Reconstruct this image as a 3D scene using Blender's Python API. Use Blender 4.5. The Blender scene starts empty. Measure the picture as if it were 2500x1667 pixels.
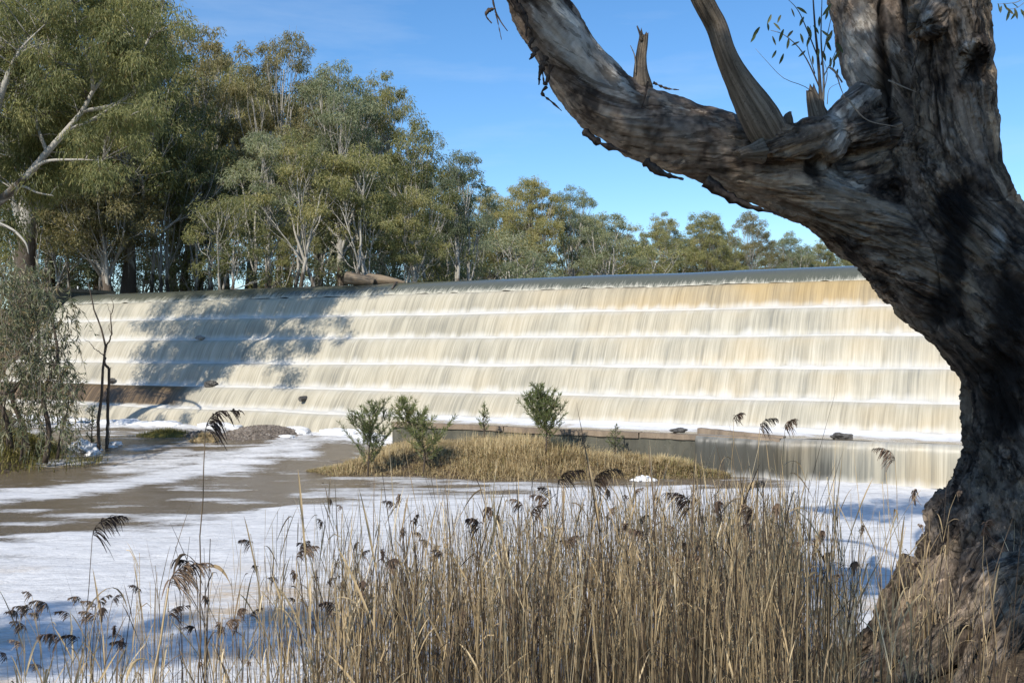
import bpy, math, random
import numpy as np
from mathutils import Vector

# ---------------------------------------------------------------- camera, sky, sun, exposure
SC = bpy.context.scene
COL = SC.collection
FPX = 2431.0          # focal length in pixels of a 2500 px wide picture (35 mm on full frame)
EYE = 3.33            # eye height above the lower pool
HOR = 853.0           # horizon row

cam_data = bpy.data.cameras.new('camera')
cam_data.sensor_width = 36.0
cam_data.lens = 36.0 * FPX / 2500.0
cam_data.shift_y = (HOR - 833.5) / 2500.0
cam_data.clip_start = 0.1
cam_data.clip_end = 5000.0
cam_data.dof.use_dof = False
cam_data.dof.focus_distance = 24.0
cam_data.dof.aperture_fstop = 7.1
cam = bpy.data.objects.new('camera', cam_data)
COL.objects.link(cam)
cam.location = (0, 0, EYE)
cam.rotation_euler = (math.radians(90), 0, 0)
SC.camera = cam

SUN_EL = math.radians(38)
SUN_AZ = math.radians(210)      # clockwise from +Y: behind the camera, over the left shoulder
SDIR = Vector((math.sin(SUN_AZ) * math.cos(SUN_EL), math.cos(SUN_AZ) * math.cos(SUN_EL), math.sin(SUN_EL)))
world = bpy.data.worlds.new('World')
SC.world = world
world.use_nodes = True
wn, wl = world.node_tree.nodes, world.node_tree.links
wn.clear()
w_out = wn.new('ShaderNodeOutputWorld')
w_bg = wn.new('ShaderNodeBackground')
w_sky = wn.new('ShaderNodeTexSky')
w_sky.sky_type = 'NISHITA'
w_sky.sun_disc = False
w_sky.sun_elevation = SUN_EL
w_sky.sun_rotation = SUN_AZ
w_sky.altitude = 150
w_sky.air_density = 1.0
w_sky.dust_density = 0.25
w_sky.ozone_density = 4.5
w_bg.inputs['Strength'].default_value = 0.15
# thin cirrus wisps high in the sky
w_tc = wn.new('ShaderNodeTexCoord')
w_map = wn.new('ShaderNodeMapping')
w_map.inputs['Scale'].default_value = (1.6, 1.6, 9.0)
w_map.inputs['Rotation'].default_value = (0.0, 0.1, 0.0)
w_no = wn.new('ShaderNodeTexNoise')
w_no.inputs['Scale'].default_value = 2.2
w_no.inputs['Detail'].default_value = 6
w_no.inputs['Roughness'].default_value = 0.6
w_ra = wn.new('ShaderNodeValToRGB')
w_ra.color_ramp.elements[0].position = 0.52
w_ra.color_ramp.elements[0].color = (0, 0, 0, 1)
w_ra.color_ramp.elements[1].position = 0.85
w_ra.color_ramp.elements[1].color = (0.2, 0.2, 0.2, 1)
w_mx = wn.new('ShaderNodeMix')
w_mx.data_type = 'RGBA'
wl.new(w_tc.outputs['Generated'], w_map.inputs['Vector'])
wl.new(w_map.outputs['Vector'], w_no.inputs['Vector'])
wl.new(w_no.outputs['Fac'], w_ra.inputs['Fac'])
wl.new(w_ra.outputs['Color'], w_mx.inputs[0])
w_hs = wn.new('ShaderNodeHueSaturation')
w_hs.inputs['Saturation'].default_value = 1.17
wl.new(w_sky.outputs['Color'], w_hs.inputs['Color'])
wl.new(w_hs.outputs['Color'], w_mx.inputs[6])
w_mx.inputs[7].default_value = (5.0, 5.6, 6.2, 1)
wl.new(w_mx.outputs[2], w_bg.inputs['Color'])
wl.new(w_bg.outputs['Background'], w_out.inputs['Surface'])

sun_data = bpy.data.lights.new('sun', 'SUN')
sun_data.energy = 4.3
sun_data.angle = math.radians(0.53)
sun_data.color = (1.0, 0.945, 0.86)
sun = bpy.data.objects.new('sun', sun_data)
COL.objects.link(sun)
sun.rotation_euler = (-SDIR).to_track_quat('-Z', 'Y').to_euler()
sun.location = (-20, -40, 40)

SC.view_settings.view_transform = 'Standard'
SC.view_settings.look = 'None'
SC.view_settings.exposure = 0.22
SC.view_settings.gamma = 1.0
SC.render.engine = 'CYCLES'
SC.cycles.max_bounces = 6
SC.cycles.diffuse_bounces = 3
SC.cycles.glossy_bounces = 2
SC.cycles.transmission_bounces = 3
SC.cycles.caustics_reflective = False
SC.cycles.caustics_refractive = False
SC.cycles.use_denoising = True

# ---------------------------------------------------------------- helpers
RNG = np.random.default_rng(11)
S3 = np.array(SDIR)


def at(px, py, Y):
    """world point seen at a photo pixel, at depth Y"""
    return np.array([(px - 1250.0) / FPX * Y, Y, EYE + (HOR - py) / FPX * Y])


def on_level(px, py, z=0.0):
    """world point seen at a photo pixel, on the level z"""
    Y = (EYE - z) * FPX / (py - HOR)
    return np.array([(px - 1250.0) / FPX * Y, Y, z])


def tag(o, label=None, cat=None, group=None, kind=None):
    if label: o['label'] = label
    if cat: o['category'] = cat
    if group: o['group'] = group
    if kind: o['kind'] = kind
    return o


def empty(name, loc, label=None, cat=None, group=None):
    o = bpy.data.objects.new(name, None)
    o.empty_display_size = 0.2
    COL.objects.link(o)
    o.location = [float(c) for c in loc]
    return tag(o, label, cat, group)


def copy_tree(o, parent=None):
    c = o.copy()
    COL.objects.link(c)
    if parent is not None:
        c.parent = parent
    for ch in list(o.children):
        copy_tree(ch, c)
    return c


class MB:
    """collects vertices, faces and per-vertex attributes, then links ONE mesh object"""
    def __init__(self):
        self.V, self.F, self.A, self.n = [], [], [], 0

    def add(self, V, F, a=0.0, b=0.0, c=0.0):
        V = np.asarray(V, float).reshape(-1, 3)
        A = np.zeros((len(V), 3))
        A[:, 0], A[:, 1], A[:, 2] = a, b, c
        self.V.append(V)
        self.A.append(A)
        for f in (F if isinstance(F, list) else [F]):
            self.F.append(np.asarray(f, int) + self.n)
        self.n += len(V)

    def tube(self, P, R, sides=6, a=0.0, b=0.0, c=0.0, cap=True):
        P = np.asarray(P, float)
        R = np.broadcast_to(np.asarray(R, float), (len(P),))
        T = np.gradient(P, axis=0)
        T /= np.linalg.norm(T, axis=1, keepdims=True) + 1e-9
        ref = np.array([0.31, 0.83, 0.12]) if abs(T[0] @ np.array([0.31, 0.83, 0.12])) < 0.8 else np.array([1.0, 0, 0])
        U = np.zeros_like(P)
        u = np.cross(T[0], ref); u /= np.linalg.norm(u)
        for i in range(len(P)):
            u = u - T[i] * (u @ T[i]); u /= np.linalg.norm(u) + 1e-9
            U[i] = u
        W = np.cross(T, U)
        an = np.arange(sides) / sides * 2 * np.pi
        V = (P[:, None] + R[:, None, None] * (np.cos(an)[None, :, None] * U[:, None] + np.sin(an)[None, :, None] * W[:, None])).reshape(-1, 3)
        i, j = np.meshgrid(np.arange(len(P) - 1), np.arange(sides), indexing='ij')
        j2 = (j + 1) % sides
        F = np.stack([i * sides + j, i * sides + j2, (i + 1) * sides + j2, (i + 1) * sides + j], -1).reshape(-1, 4)
        Fs = [F]
        if cap:
            e = (len(P) - 1) * sides
            Fs.append(np.array([[0, k + 1, k] for k in range(1, sides - 1)]))
            Fs.append(np.array([[e, e + k, e + k + 1] for k in range(1, sides - 1)]))
        if np.ndim(a) == 1: a = np.repeat(a, sides)
        if np.ndim(b) == 1: b = np.repeat(b, sides)
        self.add(V, Fs, a, b, c)

    def box(self, p0, p1, a=0.0):
        x0, y0, z0 = p0; x1, y1, z1 = p1
        V = [[x0, y0, z0], [x1, y0, z0], [x1, y1, z0], [x0, y1, z0], [x0, y0, z1], [x1, y0, z1], [x1, y1, z1], [x0, y1, z1]]
        F = [[0, 3, 2, 1], [4, 5, 6, 7], [0, 1, 5, 4], [1, 2, 6, 5], [2, 3, 7, 6], [3, 0, 4, 7]]
        self.add(V, np.array(F), a)

    def leaves(self, C, D, W, L, w, a=0.0, b=0.0, c=0.0):
        """diamond leaves: base C, direction D, side W, length L, width w"""
        n = len(C)
        L = np.broadcast_to(L, (n,))[:, None]; w = np.broadcast_to(w, (n,))[:, None]
        nrm = np.cross(D, W)
        V = np.stack([C, C + D * L * 0.45 + W * w * 0.5 + nrm * w * 0.12, C + D * L - nrm * L * 0.08, C + D * L * 0.45 - W * w * 0.5 + nrm * w * 0.12], 1).reshape(-1, 3)
        F = np.arange(4 * n).reshape(n, 4)
        rep = lambda q: np.repeat(q, 4) if np.ndim(q) == 1 else q
        self.add(V, F, rep(a), rep(b), rep(c))

    def build(self, name, mat, parent=None, smooth=False, origin=None):
        V = np.concatenate(self.V); A = np.concatenate(self.A)
        o = mesh_obj(name, V, self.F, mat, parent, smooth, A, origin)
        return o


def mesh_data(name, V, Fs, smooth=False, A=None):
    me = bpy.data.meshes.new(name)
    sizes = np.concatenate([np.full(len(f), f.shape[1]) for f in Fs]).astype(np.int32)
    loops = np.concatenate([f.ravel() for f in Fs]).astype(np.int32)
    starts = np.concatenate([[0], np.cumsum(sizes)[:-1]]).astype(np.int32)
    me.vertices.add(len(V)); me.loops.add(len(loops)); me.polygons.add(len(sizes))
    me.vertices.foreach_set('co', np.ascontiguousarray(V, np.float32).ravel())
    me.loops.foreach_set('vertex_index', loops)
    me.polygons.foreach_set('loop_start', starts)
    me.polygons.foreach_set('loop_total', sizes)
    me.polygons.foreach_set('use_smooth', np.full(len(sizes), bool(smooth)))
    if A is not None:
        at_ = me.attributes.new('av', 'FLOAT_VECTOR', 'POINT')
        at_.data.foreach_set('vector', np.ascontiguousarray(A, np.float32).ravel())
    me.update(calc_edges=True)
    me.validate()
    return me


def mesh_obj(name, V, Fs, mat, parent=None, smooth=False, A=None, origin=None):
    """origin: where a top-level mesh object has its base; children are given in the parent's own frame"""
    V = np.asarray(V, float)
    if origin is not None:
        V = V - np.asarray(origin, float)
    me = mesh_data(name, V, Fs, smooth, A)
    me.materials.append(mat)
    o = bpy.data.objects.new(name, me)
    COL.objects.link(o)
    if parent is not None:
        o.parent = parent
    if origin is not None:
        o.location = [float(c) for c in origin]
    return o


def _hash(ix, iy, iz, seed):
    h = (ix * 374761393 + iy * 668265263 + iz * 2147483647 * 3 + seed * 1274126177) & 0xFFFFFFFF
    h = ((h ^ (h >> 13)) * 1274126177) & 0xFFFFFFFF
    h = ((h ^ (h >> 16)) * 2246822519) & 0xFFFFFFFF
    return ((h ^ (h >> 15)) & 0xFFFFFF) / float(0xFFFFFF)


def vnoise(P, seed=0):
    P = np.asarray(P, float)
    I = np.floor(P).astype(np.int64); f = P - I
    f = f * f * f * (f * (f * 6 - 15) + 10)
    r = 0
    for dx in (0, 1):
        for dy in (0, 1):
            for dz in (0, 1):
                w = (f[:, 0] if dx else 1 - f[:, 0]) * (f[:, 1] if dy else 1 - f[:, 1]) * (f[:, 2] if dz else 1 - f[:, 2])
                r = r + w * _hash(I[:, 0] + dx, I[:, 1] + dy, I[:, 2] + dz, seed)
    return r * 2 - 1


def fbm(P, octv=4, seed=0, rough=0.5):
    P = np.asarray(P, float)
    a, s, t = 1.0, 0.0, 0.0
    for k in range(octv):
        s = s + a * vnoise(P * (2.03 ** k) + k * 7.3, seed + k); t += a; a *= rough
    return s / t


def sstep(a, b, x):
    t = np.clip((x - a) / (b - a), 0, 1)
    return t * t * (3 - 2 * t)


def unit(v):
    v = np.asarray(v, float)
    return v / (np.linalg.norm(v, axis=-1, keepdims=True) + 1e-9)


def curve(pts, n=24):
    """smooth Catmull-Rom curve through points (any number of columns)"""
    P = np.asarray(pts, float)
    P = np.vstack([2 * P[0] - P[1], P, 2 * P[-1] - P[-2]])
    out = []
    m = len(P) - 3
    for i in range(m):
        t = np.linspace(0, 1, max(2, n // m), endpoint=False)[:, None]
        a, b, c, d = P[i], P[i + 1], P[i + 2], P[i + 3]
        out.append(0.5 * ((2 * b) + (c - a) * t + (2 * a - 5 * b + 4 * c - d) * t ** 2 + (3 * b - a - 3 * c + d) * t ** 3))
    out.append(P[-2][None])
    return np.vstack(out)


# ---------------------------------------------------------------- node helpers
class NT:
    def __init__(self, name):
        self.m = bpy.data.materials.new(name)
        self.m.use_nodes = True
        self.t = self.m.node_tree
        self.t.nodes.clear()
        self.out = self.t.nodes.new('ShaderNodeOutputMaterial')

    def n(self, typ, **kw):
        nd = self.t.nodes.new('ShaderNode' + typ)
        for k, v in kw.items():
            setattr(nd, k, v)
        return nd

    def put(self, sock, v):
        if isinstance(v, bpy.types.NodeSocket):
            self.t.links.new(v, sock)
        elif v is not None:
            if hasattr(sock, 'default_value'):
                dv = sock.default_value
                if hasattr(dv, '__len__') and not hasattr(v, '__len__'):
                    v = [v] * len(dv)
                elif hasattr(dv, '__len__') and len(dv) == 4 and len(v) == 3:
                    v = (*v, 1)
                sock.default_value = v

    def math(self, op, a, b=None, c=None, clamp=False):
        nd = self.n('Math', operation=op, use_clamp=clamp)
        self.put(nd.inputs[0], a); self.put(nd.inputs[1], b)
        if c is not None: self.put(nd.inputs[2], c)
        return nd.outputs[0]

    def attr(self, name='av'):
        nd = self.n('Attribute', attribute_name=name)
        return nd.outputs['Vector']

    def xyz(self, v):
        nd = self.n('SeparateXYZ'); self.put(nd.inputs[0], v)
        return nd.outputs

    def comb(self, x, y, z):
        nd = self.n('CombineXYZ')
        for i, q in enumerate((x, y, z)): self.put(nd.inputs[i], q)
        return nd.outputs[0]

    def pos(self):
        return self.n('NewGeometry').outputs['Position']

    def obj(self):
        return self.n('TexCoord').outputs['Object']

    def mapping(self, v, scale=(1, 1, 1), rot=(0, 0, 0), loc=(0, 0, 0)):
        nd = self.n('Mapping')
        self.put(nd.inputs['Vector'], v)
        nd.inputs['Scale'].default_value = scale; nd.inputs['Rotation'].default_value = rot; nd.inputs['Location'].default_value = loc
        return nd.outputs[0]

    def noise(self, v, scale=1, detail=3, rough=0.5, dist=0.0):
        nd = self.n('TexNoise')
        self.put(nd.inputs['Vector'], v)
        nd.inputs['Scale'].default_value = scale; nd.inputs['Detail'].default_value = detail
        nd.inputs['Roughness'].default_value = rough; nd.inputs['Distortion'].default_value = dist
        return nd.outputs['Fac']

    def voronoi(self, v, scale=1, feature='F1'):
        nd = self.n('TexVoronoi', feature=feature)
        self.put(nd.inputs['Vector'], v); nd.inputs['Scale'].default_value = scale
        return nd.outputs['Distance']

    def ramp(self, f, stops, interp='LINEAR'):
        nd = self.n('ValToRGB')
        cr = nd.color_ramp
        cr.interpolation = interp
        while len(cr.elements) < len(stops): cr.elements.new(0.5)
        for e, (p, c) in zip(cr.elements, stops):
            e.position = p
            e.color = (*c, 1) if hasattr(c, '__len__') else (c, c, c, 1)
        self.put(nd.inputs[0], f)
        return nd.outputs['Color']

    def mix(self, f, a, b, blend='MIX'):
        nd = self.n('Mix', data_type='RGBA', blend_type=blend)
        self.put(nd.inputs[0], f); self.put(nd.inputs[6], a); self.put(nd.inputs[7], b)
        return nd.outputs[2]

    def smooth(self, x, a, b):
        nd = self.n('MapRange', interpolation_type='SMOOTHSTEP')
        self.put(nd.inputs[0], x); nd.inputs[1].default_value = a; nd.inputs[2].default_value = b
        return nd.outputs[0]

    def bump(self, h, strength=0.5, dist=0.02):
        nd = self.n('Bump')
        nd.inputs['Strength'].default_value = strength; nd.inputs['Distance'].default_value = dist
        self.put(nd.inputs['Height'], h)
        return nd.outputs[0]

    def princ(self, color, rough=0.8, spec=0.3, normal=None, **kw):
        nd = self.n('BsdfPrincipled')
        self.put(nd.inputs['Base Color'], color); self.put(nd.inputs['Roughness'], rough)
        self.put(nd.inputs['Specular IOR Level'], spec)
        if normal is not None: self.put(nd.inputs['Normal'], normal)
        for k, v in kw.items(): self.put(nd.inputs[k], v)
        return nd.outputs[0]

    def done(self, sh):
        self.t.links.new(sh, self.out.inputs['Surface'])
        return self.m


def leaf_mat(name, stops, trans=0.3, rough=0.5, obj_var=0.42):
    """leaf colour by a per-leaf random number (attribute x); y shifts towards the dry tips"""
    t = NT(name)
    a = t.xyz(t.attr())
    oi = t.n('ObjectInfo').outputs['Random']
    f = t.math('ADD', a[0], t.math('MULTIPLY', t.math('SUBTRACT', oi, 0.5), obj_var), clamp=True)
    c = t.ramp(f, stops)
    c = t.mix(a[1], c, (0.21, 0.13, 0.045))
    d = t.princ(c, rough, 0.35)
    tr = t.n('BsdfTranslucent')
    t.put(tr.inputs['Color'], t.mix(1.0, c, (1.12, 1.15, 0.8), 'MULTIPLY'))
    mx = t.n('MixShader')
    mx.inputs[0].default_value = trans
    t.t.links.new(d, mx.inputs[1]); t.t.links.new(tr.outputs[0], mx.inputs[2])
    return t.done(mx.outputs[0])
# ---------------------------------------------------------------- plan of the weir
VPX = -3310.0
_ang = math.atan2(1250.0 - VPX, FPX)
TD = np.array([-math.sin(_ang), math.cos(_ang)])       # along the weir, towards its far left end
ND = np.array([-math.cos(_ang), -math.sin(_ang)])      # out of the weir, towards the viewer


def wp(u, D, z):
    """weir coordinates -> world: u along, D distance of the plane from the camera"""
    u, D, z = np.broadcast_arrays(np.asarray(u, float), np.asarray(D, float), np.asarray(z, float))
    return np.stack([TD[0] * u - ND[0] * D, TD[1] * u - ND[1] * D, z], -1)


def u_at(px, D):
    d = np.array([(px - 1250) / FPX, 1.0])
    return D / -(d @ ND) * (d @ TD)


U0, U1 = -7.0, u_at(178, 33.3)
UA = u_at(958, 26.0)                  # left end of the apron
LIPS = [(32.77, 5.50), (31.95, 4.64), (31.13, 3.73), (30.30, 2.76), (29.48, 1.84), (28.66, 1.01)]
AP_D, AP_Z = 26.0, 1.0


def water_height(X, Y):
    """level of the pool: the left end stands higher and runs down in a short rapid"""
    k = sstep(-2.0, -6.0, X) * sstep(26.5, 33.0, Y)
    return 0.42 * k


# ---------------------------------------------------------------- materials of the weir
def mat_sheet(name, thin=0.0):
    t = NT(name)
    a = t.xyz(t.attr())                     # x: metres along, y: fall 0 lip .. 1 foot .. 2 tread end, z: tier number
    vv = t.math('MULTIPLY', a[1], 0.35)
    zz = t.math('MULTIPLY', a[2], 7.31)
    n1 = t.noise(t.comb(t.math('MULTIPLY', a[0], 3.2), vv, zz), 1, 4, 0.62)
    n2 = t.noise(t.comb(t.math('MULTIPLY', a[0], 16.0), vv, zz), 1, 3, 0.6)
    n3 = t.noise(t.comb(t.math('MULTIPLY', a[0], 0.45), t.math('MULTIPLY', a[1], 0.5), zz), 1, 3, 0.5)
    n4 = t.noise(t.comb(t.math('MULTIPLY', a[0], 42.0), vv, zz), 1, 2, 0.5)
    s = t.math('ADD', t.math('ADD', t.math('MULTIPLY', n1, 0.40), t.math('MULTIPLY', n2, 0.36)), t.math('MULTIPLY', n4, 0.24))
    s = t.math('ADD', s, t.math('MULTIPLY', t.math('SUBTRACT', n3, 0.5), 0.35))
    # thin glassy water just under the lip shows the dark wall behind; the foot is whiter
    mid = t.math('MULTIPLY', t.smooth(a[1], 0.15, 0.7), t.math('SUBTRACT', 1.0, t.smooth(a[1], 0.75, 1.0)))
    s = t.math('SUBTRACT', s, t.math('MULTIPLY', mid, 0.035))
    if thin:
        # a veil that thins out towards the dry end of the apron
        s = t.math('SUBTRACT', s, t.math('ADD', thin, t.math('MULTIPLY', t.smooth(a[0], UD - 3.0, UD + 1.3), 0.42)))
    col = t.ramp(s, [(0.12, (0.068, 0.066, 0.053)), (0.30, (0.23, 0.218, 0.174)), (0.42, (0.36, 0.326, 0.246)), (0.53, (0.475, 0.432, 0.328)), (0.68, (0.57, 0.53, 0.43))])
    tan = t.math('MULTIPLY', t.smooth(n3, 0.36, 0.75), t.math('SUBTRACT', 1.25, t.smooth(a[0], 0.0, 26.0)))
    first = t.math('SUBTRACT', 1.0, t.smooth(a[2], 1.2, 1.8))
    right = t.math('SUBTRACT', 1.0, t.smooth(a[0], 2.0, 22.0))
    tan = t.math('ADD', t.math('MULTIPLY', tan, 0.48), t.math('MULTIPLY', t.math('MULTIPLY', first, right), 0.85), clamp=True)
    col = t.mix(tan, col, t.mix(1.0, col, (0.88, 0.70, 0.45), 'MULTIPLY'))
    wob = t.noise(t.comb(t.math('MULTIPLY', a[0], 2.5), zz, 0.0), 1, 4, 0.6)
    edge = t.math('ADD', a[1], t.math('MULTIPLY', t.math('SUBTRACT', wob, 0.5), 0.55))
    foam = t.math('MULTIPLY', t.smooth(edge, 0.76, 1.10), 0.76)
    # the froth of each landing rolls over the next lip before it draws out into strands
    roll = t.math('MULTIPLY', t.math('SUBTRACT', 1.0, t.smooth(edge, -0.05, 0.30)), t.math('MULTIPLY', t.smooth(a[2], 1.4, 1.6), 0.34))
    foam = t.math('MAXIMUM', foam, roll)
    col = t.mix(foam, col, (0.63, 0.61, 0.56))
    # darker brown across the far left of the fifth fall
    brown_left = t.math('MULTIPLY', t.smooth(a[0], u_at(492, 29.2), u_at(425, 29.2)), t.math('MULTIPLY', t.smooth(a[2], 4.6, 4.9), t.math('SUBTRACT', 1.0, t.smooth(a[2], 5.1, 5.4))))
    brown_left = t.math('MULTIPLY', brown_left, t.math('SUBTRACT', 1.0, t.smooth(a[1], 0.9, 1.05)))
    col = t.mix(brown_left, col, t.ramp(n2, [(0.3, (0.045, 0.036, 0.026)), (0.52, (0.13, 0.09, 0.05)), (0.75, (0.27, 0.19, 0.11))]))
    h = t.math('ADD', t.math('MULTIPLY', n1, 0.6), n2)
    rough = t.math('ADD', 0.38, t.math('MULTIPLY', foam, 0.4))
    return t.done(t.princ(col, rough, 0.25, t.bump(h, 0.25, 0.03)))


def mat_crest():
    t = NT('crest_water')
    a = t.xyz(t.attr())                     # y: 0 upstream .. 1 lip
    n1 = t.noise(t.comb(t.math('MULTIPLY', a[0], 5.0), t.math('MULTIPLY', a[1], 1.2), 3.0), 1, 4, 0.7)
    n2 = t.noise(t.comb(t.math('MULTIPLY', a[0], 22.0), t.math('MULTIPLY', a[1], 3.0), 9.0), 1, 3, 0.7)
    n3 = t.noise(t.comb(t.math('MULTIPLY', a[0], 0.5), 0.0, 4.0), 1, 3, 0.6)
    left = t.smooth(a[0], -2.0, 26.0)
    f = t.math('ADD', t.math('MULTIPLY', n1, 0.5), t.math('MULTIPLY', n2, 0.5))
    f = t.math('ADD', f, t.math('MULTIPLY', t.math('SUBTRACT', a[1], 0.80), 0.75))
    f = t.math('ADD', f, t.math('ADD', t.math('MULTIPLY', t.math('SUBTRACT', n3, 0.5), 0.35), t.math('MULTIPLY', t.math('SUBTRACT', left, 0.6), 0.10)))
    w = t.math('MULTIPLY', t.smooth(f, 0.50, 0.78), 0.8)
    col = t.mix(n2, (0.080, 0.084, 0.062), (0.130, 0.132, 0.098))
    col = t.mix(w, col, (0.60, 0.56, 0.45))
    rough = t.math('ADD', 0.22, t.math('MULTIPLY', w, 0.4))
    return t.done(t.princ(col, rough, 0.4, t.bump(n1, 0.12, 0.02)))


def mat_concrete(name, base, dark):
    t = NT(name)
    p = t.pos()
    n1 = t.noise(t.mapping(p, (1, 1, 0.25)), 1.4, 5, 0.65)
    n2 = t.noise(p, 9, 5, 0.7)
    n3 = t.noise(t.mapping(p, (1, 1, 0.06)), 5, 3, 0.6)
    f = t.math('ADD', t.math('MULTIPLY', n1, 0.6), t.math('MULTIPLY', n3, 0.4))
    col = t.ramp(f, [(0.32, dark), (0.52, base), (0.70, tuple(min(1, c * 1.45) for c in base))])
    col = t.mix(t.smooth(n2, 0.55, 0.75), col, (base[0] * 0.6, base[1] * 0.62, base[2] * 0.55))
    sp = t.voronoi(p, 14)
    zz = t.xyz(p)
    speck = t.math('MULTIPLY', t.math('SUBTRACT', 1.0, t.smooth(sp, 0.06, 0.16)), t.smooth(n1, 0.48, 0.6))
    col = t.mix(t.math('MULTIPLY', speck, 0.6), col, (0.42, 0.41, 0.36))
    return t.done(t.princ(col, 0.75, 0.3, t.bump(n2, 0.4, 0.02)))


UD = u_at(1905, AP_D)                # water runs over the apron face right of here
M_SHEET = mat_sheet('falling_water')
M_SHEET_THIN = mat_sheet('falling_water_thin', 0.06)
M_CREST = mat_crest()
M_CONC = mat_concrete('wet_concrete', (0.105, 0.10, 0.075), (0.05, 0.05, 0.042))
M_CONC_DRY = mat_concrete('dry_concrete', (0.26, 0.20, 0.14), (0.13, 0.10, 0.075))

# ---------------------------------------------------------------- the weir itself
WO = np.array([*wp(15, 33, 0)[:2], 0.0])
weir = empty('weir', WO, 'long stepped weir with cream water pouring over six tiers', 'weir')


def grid_faces(nu, nv):
    i, j = np.meshgrid(np.arange(nu - 1), np.arange(nv - 1), indexing='ij')
    return np.stack([i * nv + j, (i + 1) * nv + j, (i + 1) * nv + j + 1, i * nv + j + 1], -1).reshape(-1, 4)


def sheet(name, prof, u0, u1, tier, mat, du=0.035, amp=0.03, zfoot=None):
    """prof: rows (D, z, v) from the lip to the tread end, swept along u with running-water relief"""
    prof = np.asarray(prof, float)
    us = np.arange(u0, u1 + du, du)
    nu, nv = len(us), len(prof)
    Uu = np.repeat(us, nv); D = np.tile(prof[:, 0], nu); Z = np.tile(prof[:, 1], nu); v = np.tile(prof[:, 2], nu)
    q = np.stack([Uu * 2.6, v * 0.35, np.full_like(Uu, tier * 7.31)], -1)
    r = 0.65 * vnoise(q, 5) + 0.35 * vnoise(q * [5.0, 1, 1], 6)
    env = sstep(0.0, 0.3, v) * (1 - 0.4 * sstep(0.9, 1.1, v))
    # slow drift of the lip line and a lumpy foam ridge where each fall lands
    slow = vnoise(np.stack([Uu * 0.35, np.full_like(Uu, max(tier, 1) * 3.3), 0 * Uu], -1), 8)
    lump = vnoise(np.stack([Uu * 3.1, v * 1.5, np.full_like(Uu, tier * 2.2)], -1), 9)
    D = D - r * amp * 0.65 * env - slow * 0.03
    Z = Z + slow * 0.02 + (lump * 0.05 + 0.045) * np.exp(-((v - 1.10) / 0.2) ** 2)
    V = wp(Uu, D, Z) - WO
    A = np.stack([Uu, v, np.full_like(Uu, tier)], -1)
    return mesh_obj(name, V, [grid_faces(nu, nv)], mat, weir, True, A)


def fall_profile(D0, z0, D1, z1, n=12, tread=0.16, throw=1.0):
    w = D0 - D1 - tread
    rows = [(D0 + 0.16, z0 - 0.05, -0.15), (D0 + 0.07, z0 - 0.012, -0.06)]
    for k in range(n + 1):
        s = k / n
        # water leaves the lip on a round shoulder and falls on a steep parabola
        D = D0 - w * (0.62 * s ** 0.55 + 0.38 * s) * throw
        z = z0 - (z0 - z1 - 0.03) * s ** 1.35
        rows.append((D, z, s))
    rows += [(D1 + tread * 0.55, z1 + 0.015, 1.12), (D1 + 0.04, z1 + 0.006, 1.3), (D1 + 0.0, z1 - 0.035, 1.55)]
    return rows


# solid stepped body under the water
bd = MB()
outline = [(40.0, 5.6), (33.6, 5.7), (33.0, 5.25), (32.55, 5.2)]
for k in range(5):
    (Da, za), (Db, zb) = LIPS[k], LIPS[k + 1]
    outline += [(Da + 0.12, za - 0.12), (Da + 0.10, zb - 0.1), (Db + 0.12, zb - 0.1)]
outline = [(40.0, 5.6), (33.7, 5.72), (33.25, 5.45), (32.92, 5.36)]
for k in range(5):
    (Da, za), (Db, zb) = LIPS[k], LIPS[k + 1]
    outline += [(Da + 0.15, zb - 0.12)] if k else [(32.92, zb - 0.12)]
    outline += [(Db + 0.15, zb - 0.13)]
outline += [(28.8, -1.0), (40.0, -1.0)]
ol = np.array(outline)
Va = wp(U0, ol[:, 0], ol[:, 1]) - WO; Vb = wp(U1 + 0.2, ol[:, 0], ol[:, 1]) - WO
m = len(ol)
bd.add(np.vstack([Va, Vb]), [np.array([[i, (i + 1) % m, m + (i + 1) % m, m + i] for i in range(m)]), np.arange(m)[None], (np.arange(m)[::-1] + m)[None]])
bd.build('stepped_body', M_CONC, weir)

crest_prof = [(39.0, 6.07, 0.0), (36.5, 6.07, 0.0), (34.6, 6.065, 0.1), (34.0, 6.05, 0.25), (33.65, 6.01, 0.4), (33.4, 5.945, 0.52), (33.2, 5.86, 0.64),
              (33.04, 5.76, 0.75), (32.92, 5.66, 0.85), (32.83, 5.575, 0.93), (32.775, 5.505, 1.0), (32.765, 5.46, 1.06)]
sheet('crest_water', crest_prof, U0, U1, 0, M_CREST, 0.06, 0.006)
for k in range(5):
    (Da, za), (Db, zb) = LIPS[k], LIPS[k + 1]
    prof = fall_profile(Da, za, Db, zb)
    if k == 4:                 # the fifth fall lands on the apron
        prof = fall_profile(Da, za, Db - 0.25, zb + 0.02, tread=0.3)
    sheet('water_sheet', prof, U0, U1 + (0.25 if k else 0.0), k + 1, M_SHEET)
# low sixth fall, only left of the apron
sheet('water_sheet', [(D + 0.0, z, v) for D, z, v in fall_profile(28.40, 1.02, 27.75, 0.22, tread=0.1)], UA - 0.4, U1 + 0.4, 6, M_SHEET, amp=0.06)

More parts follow.
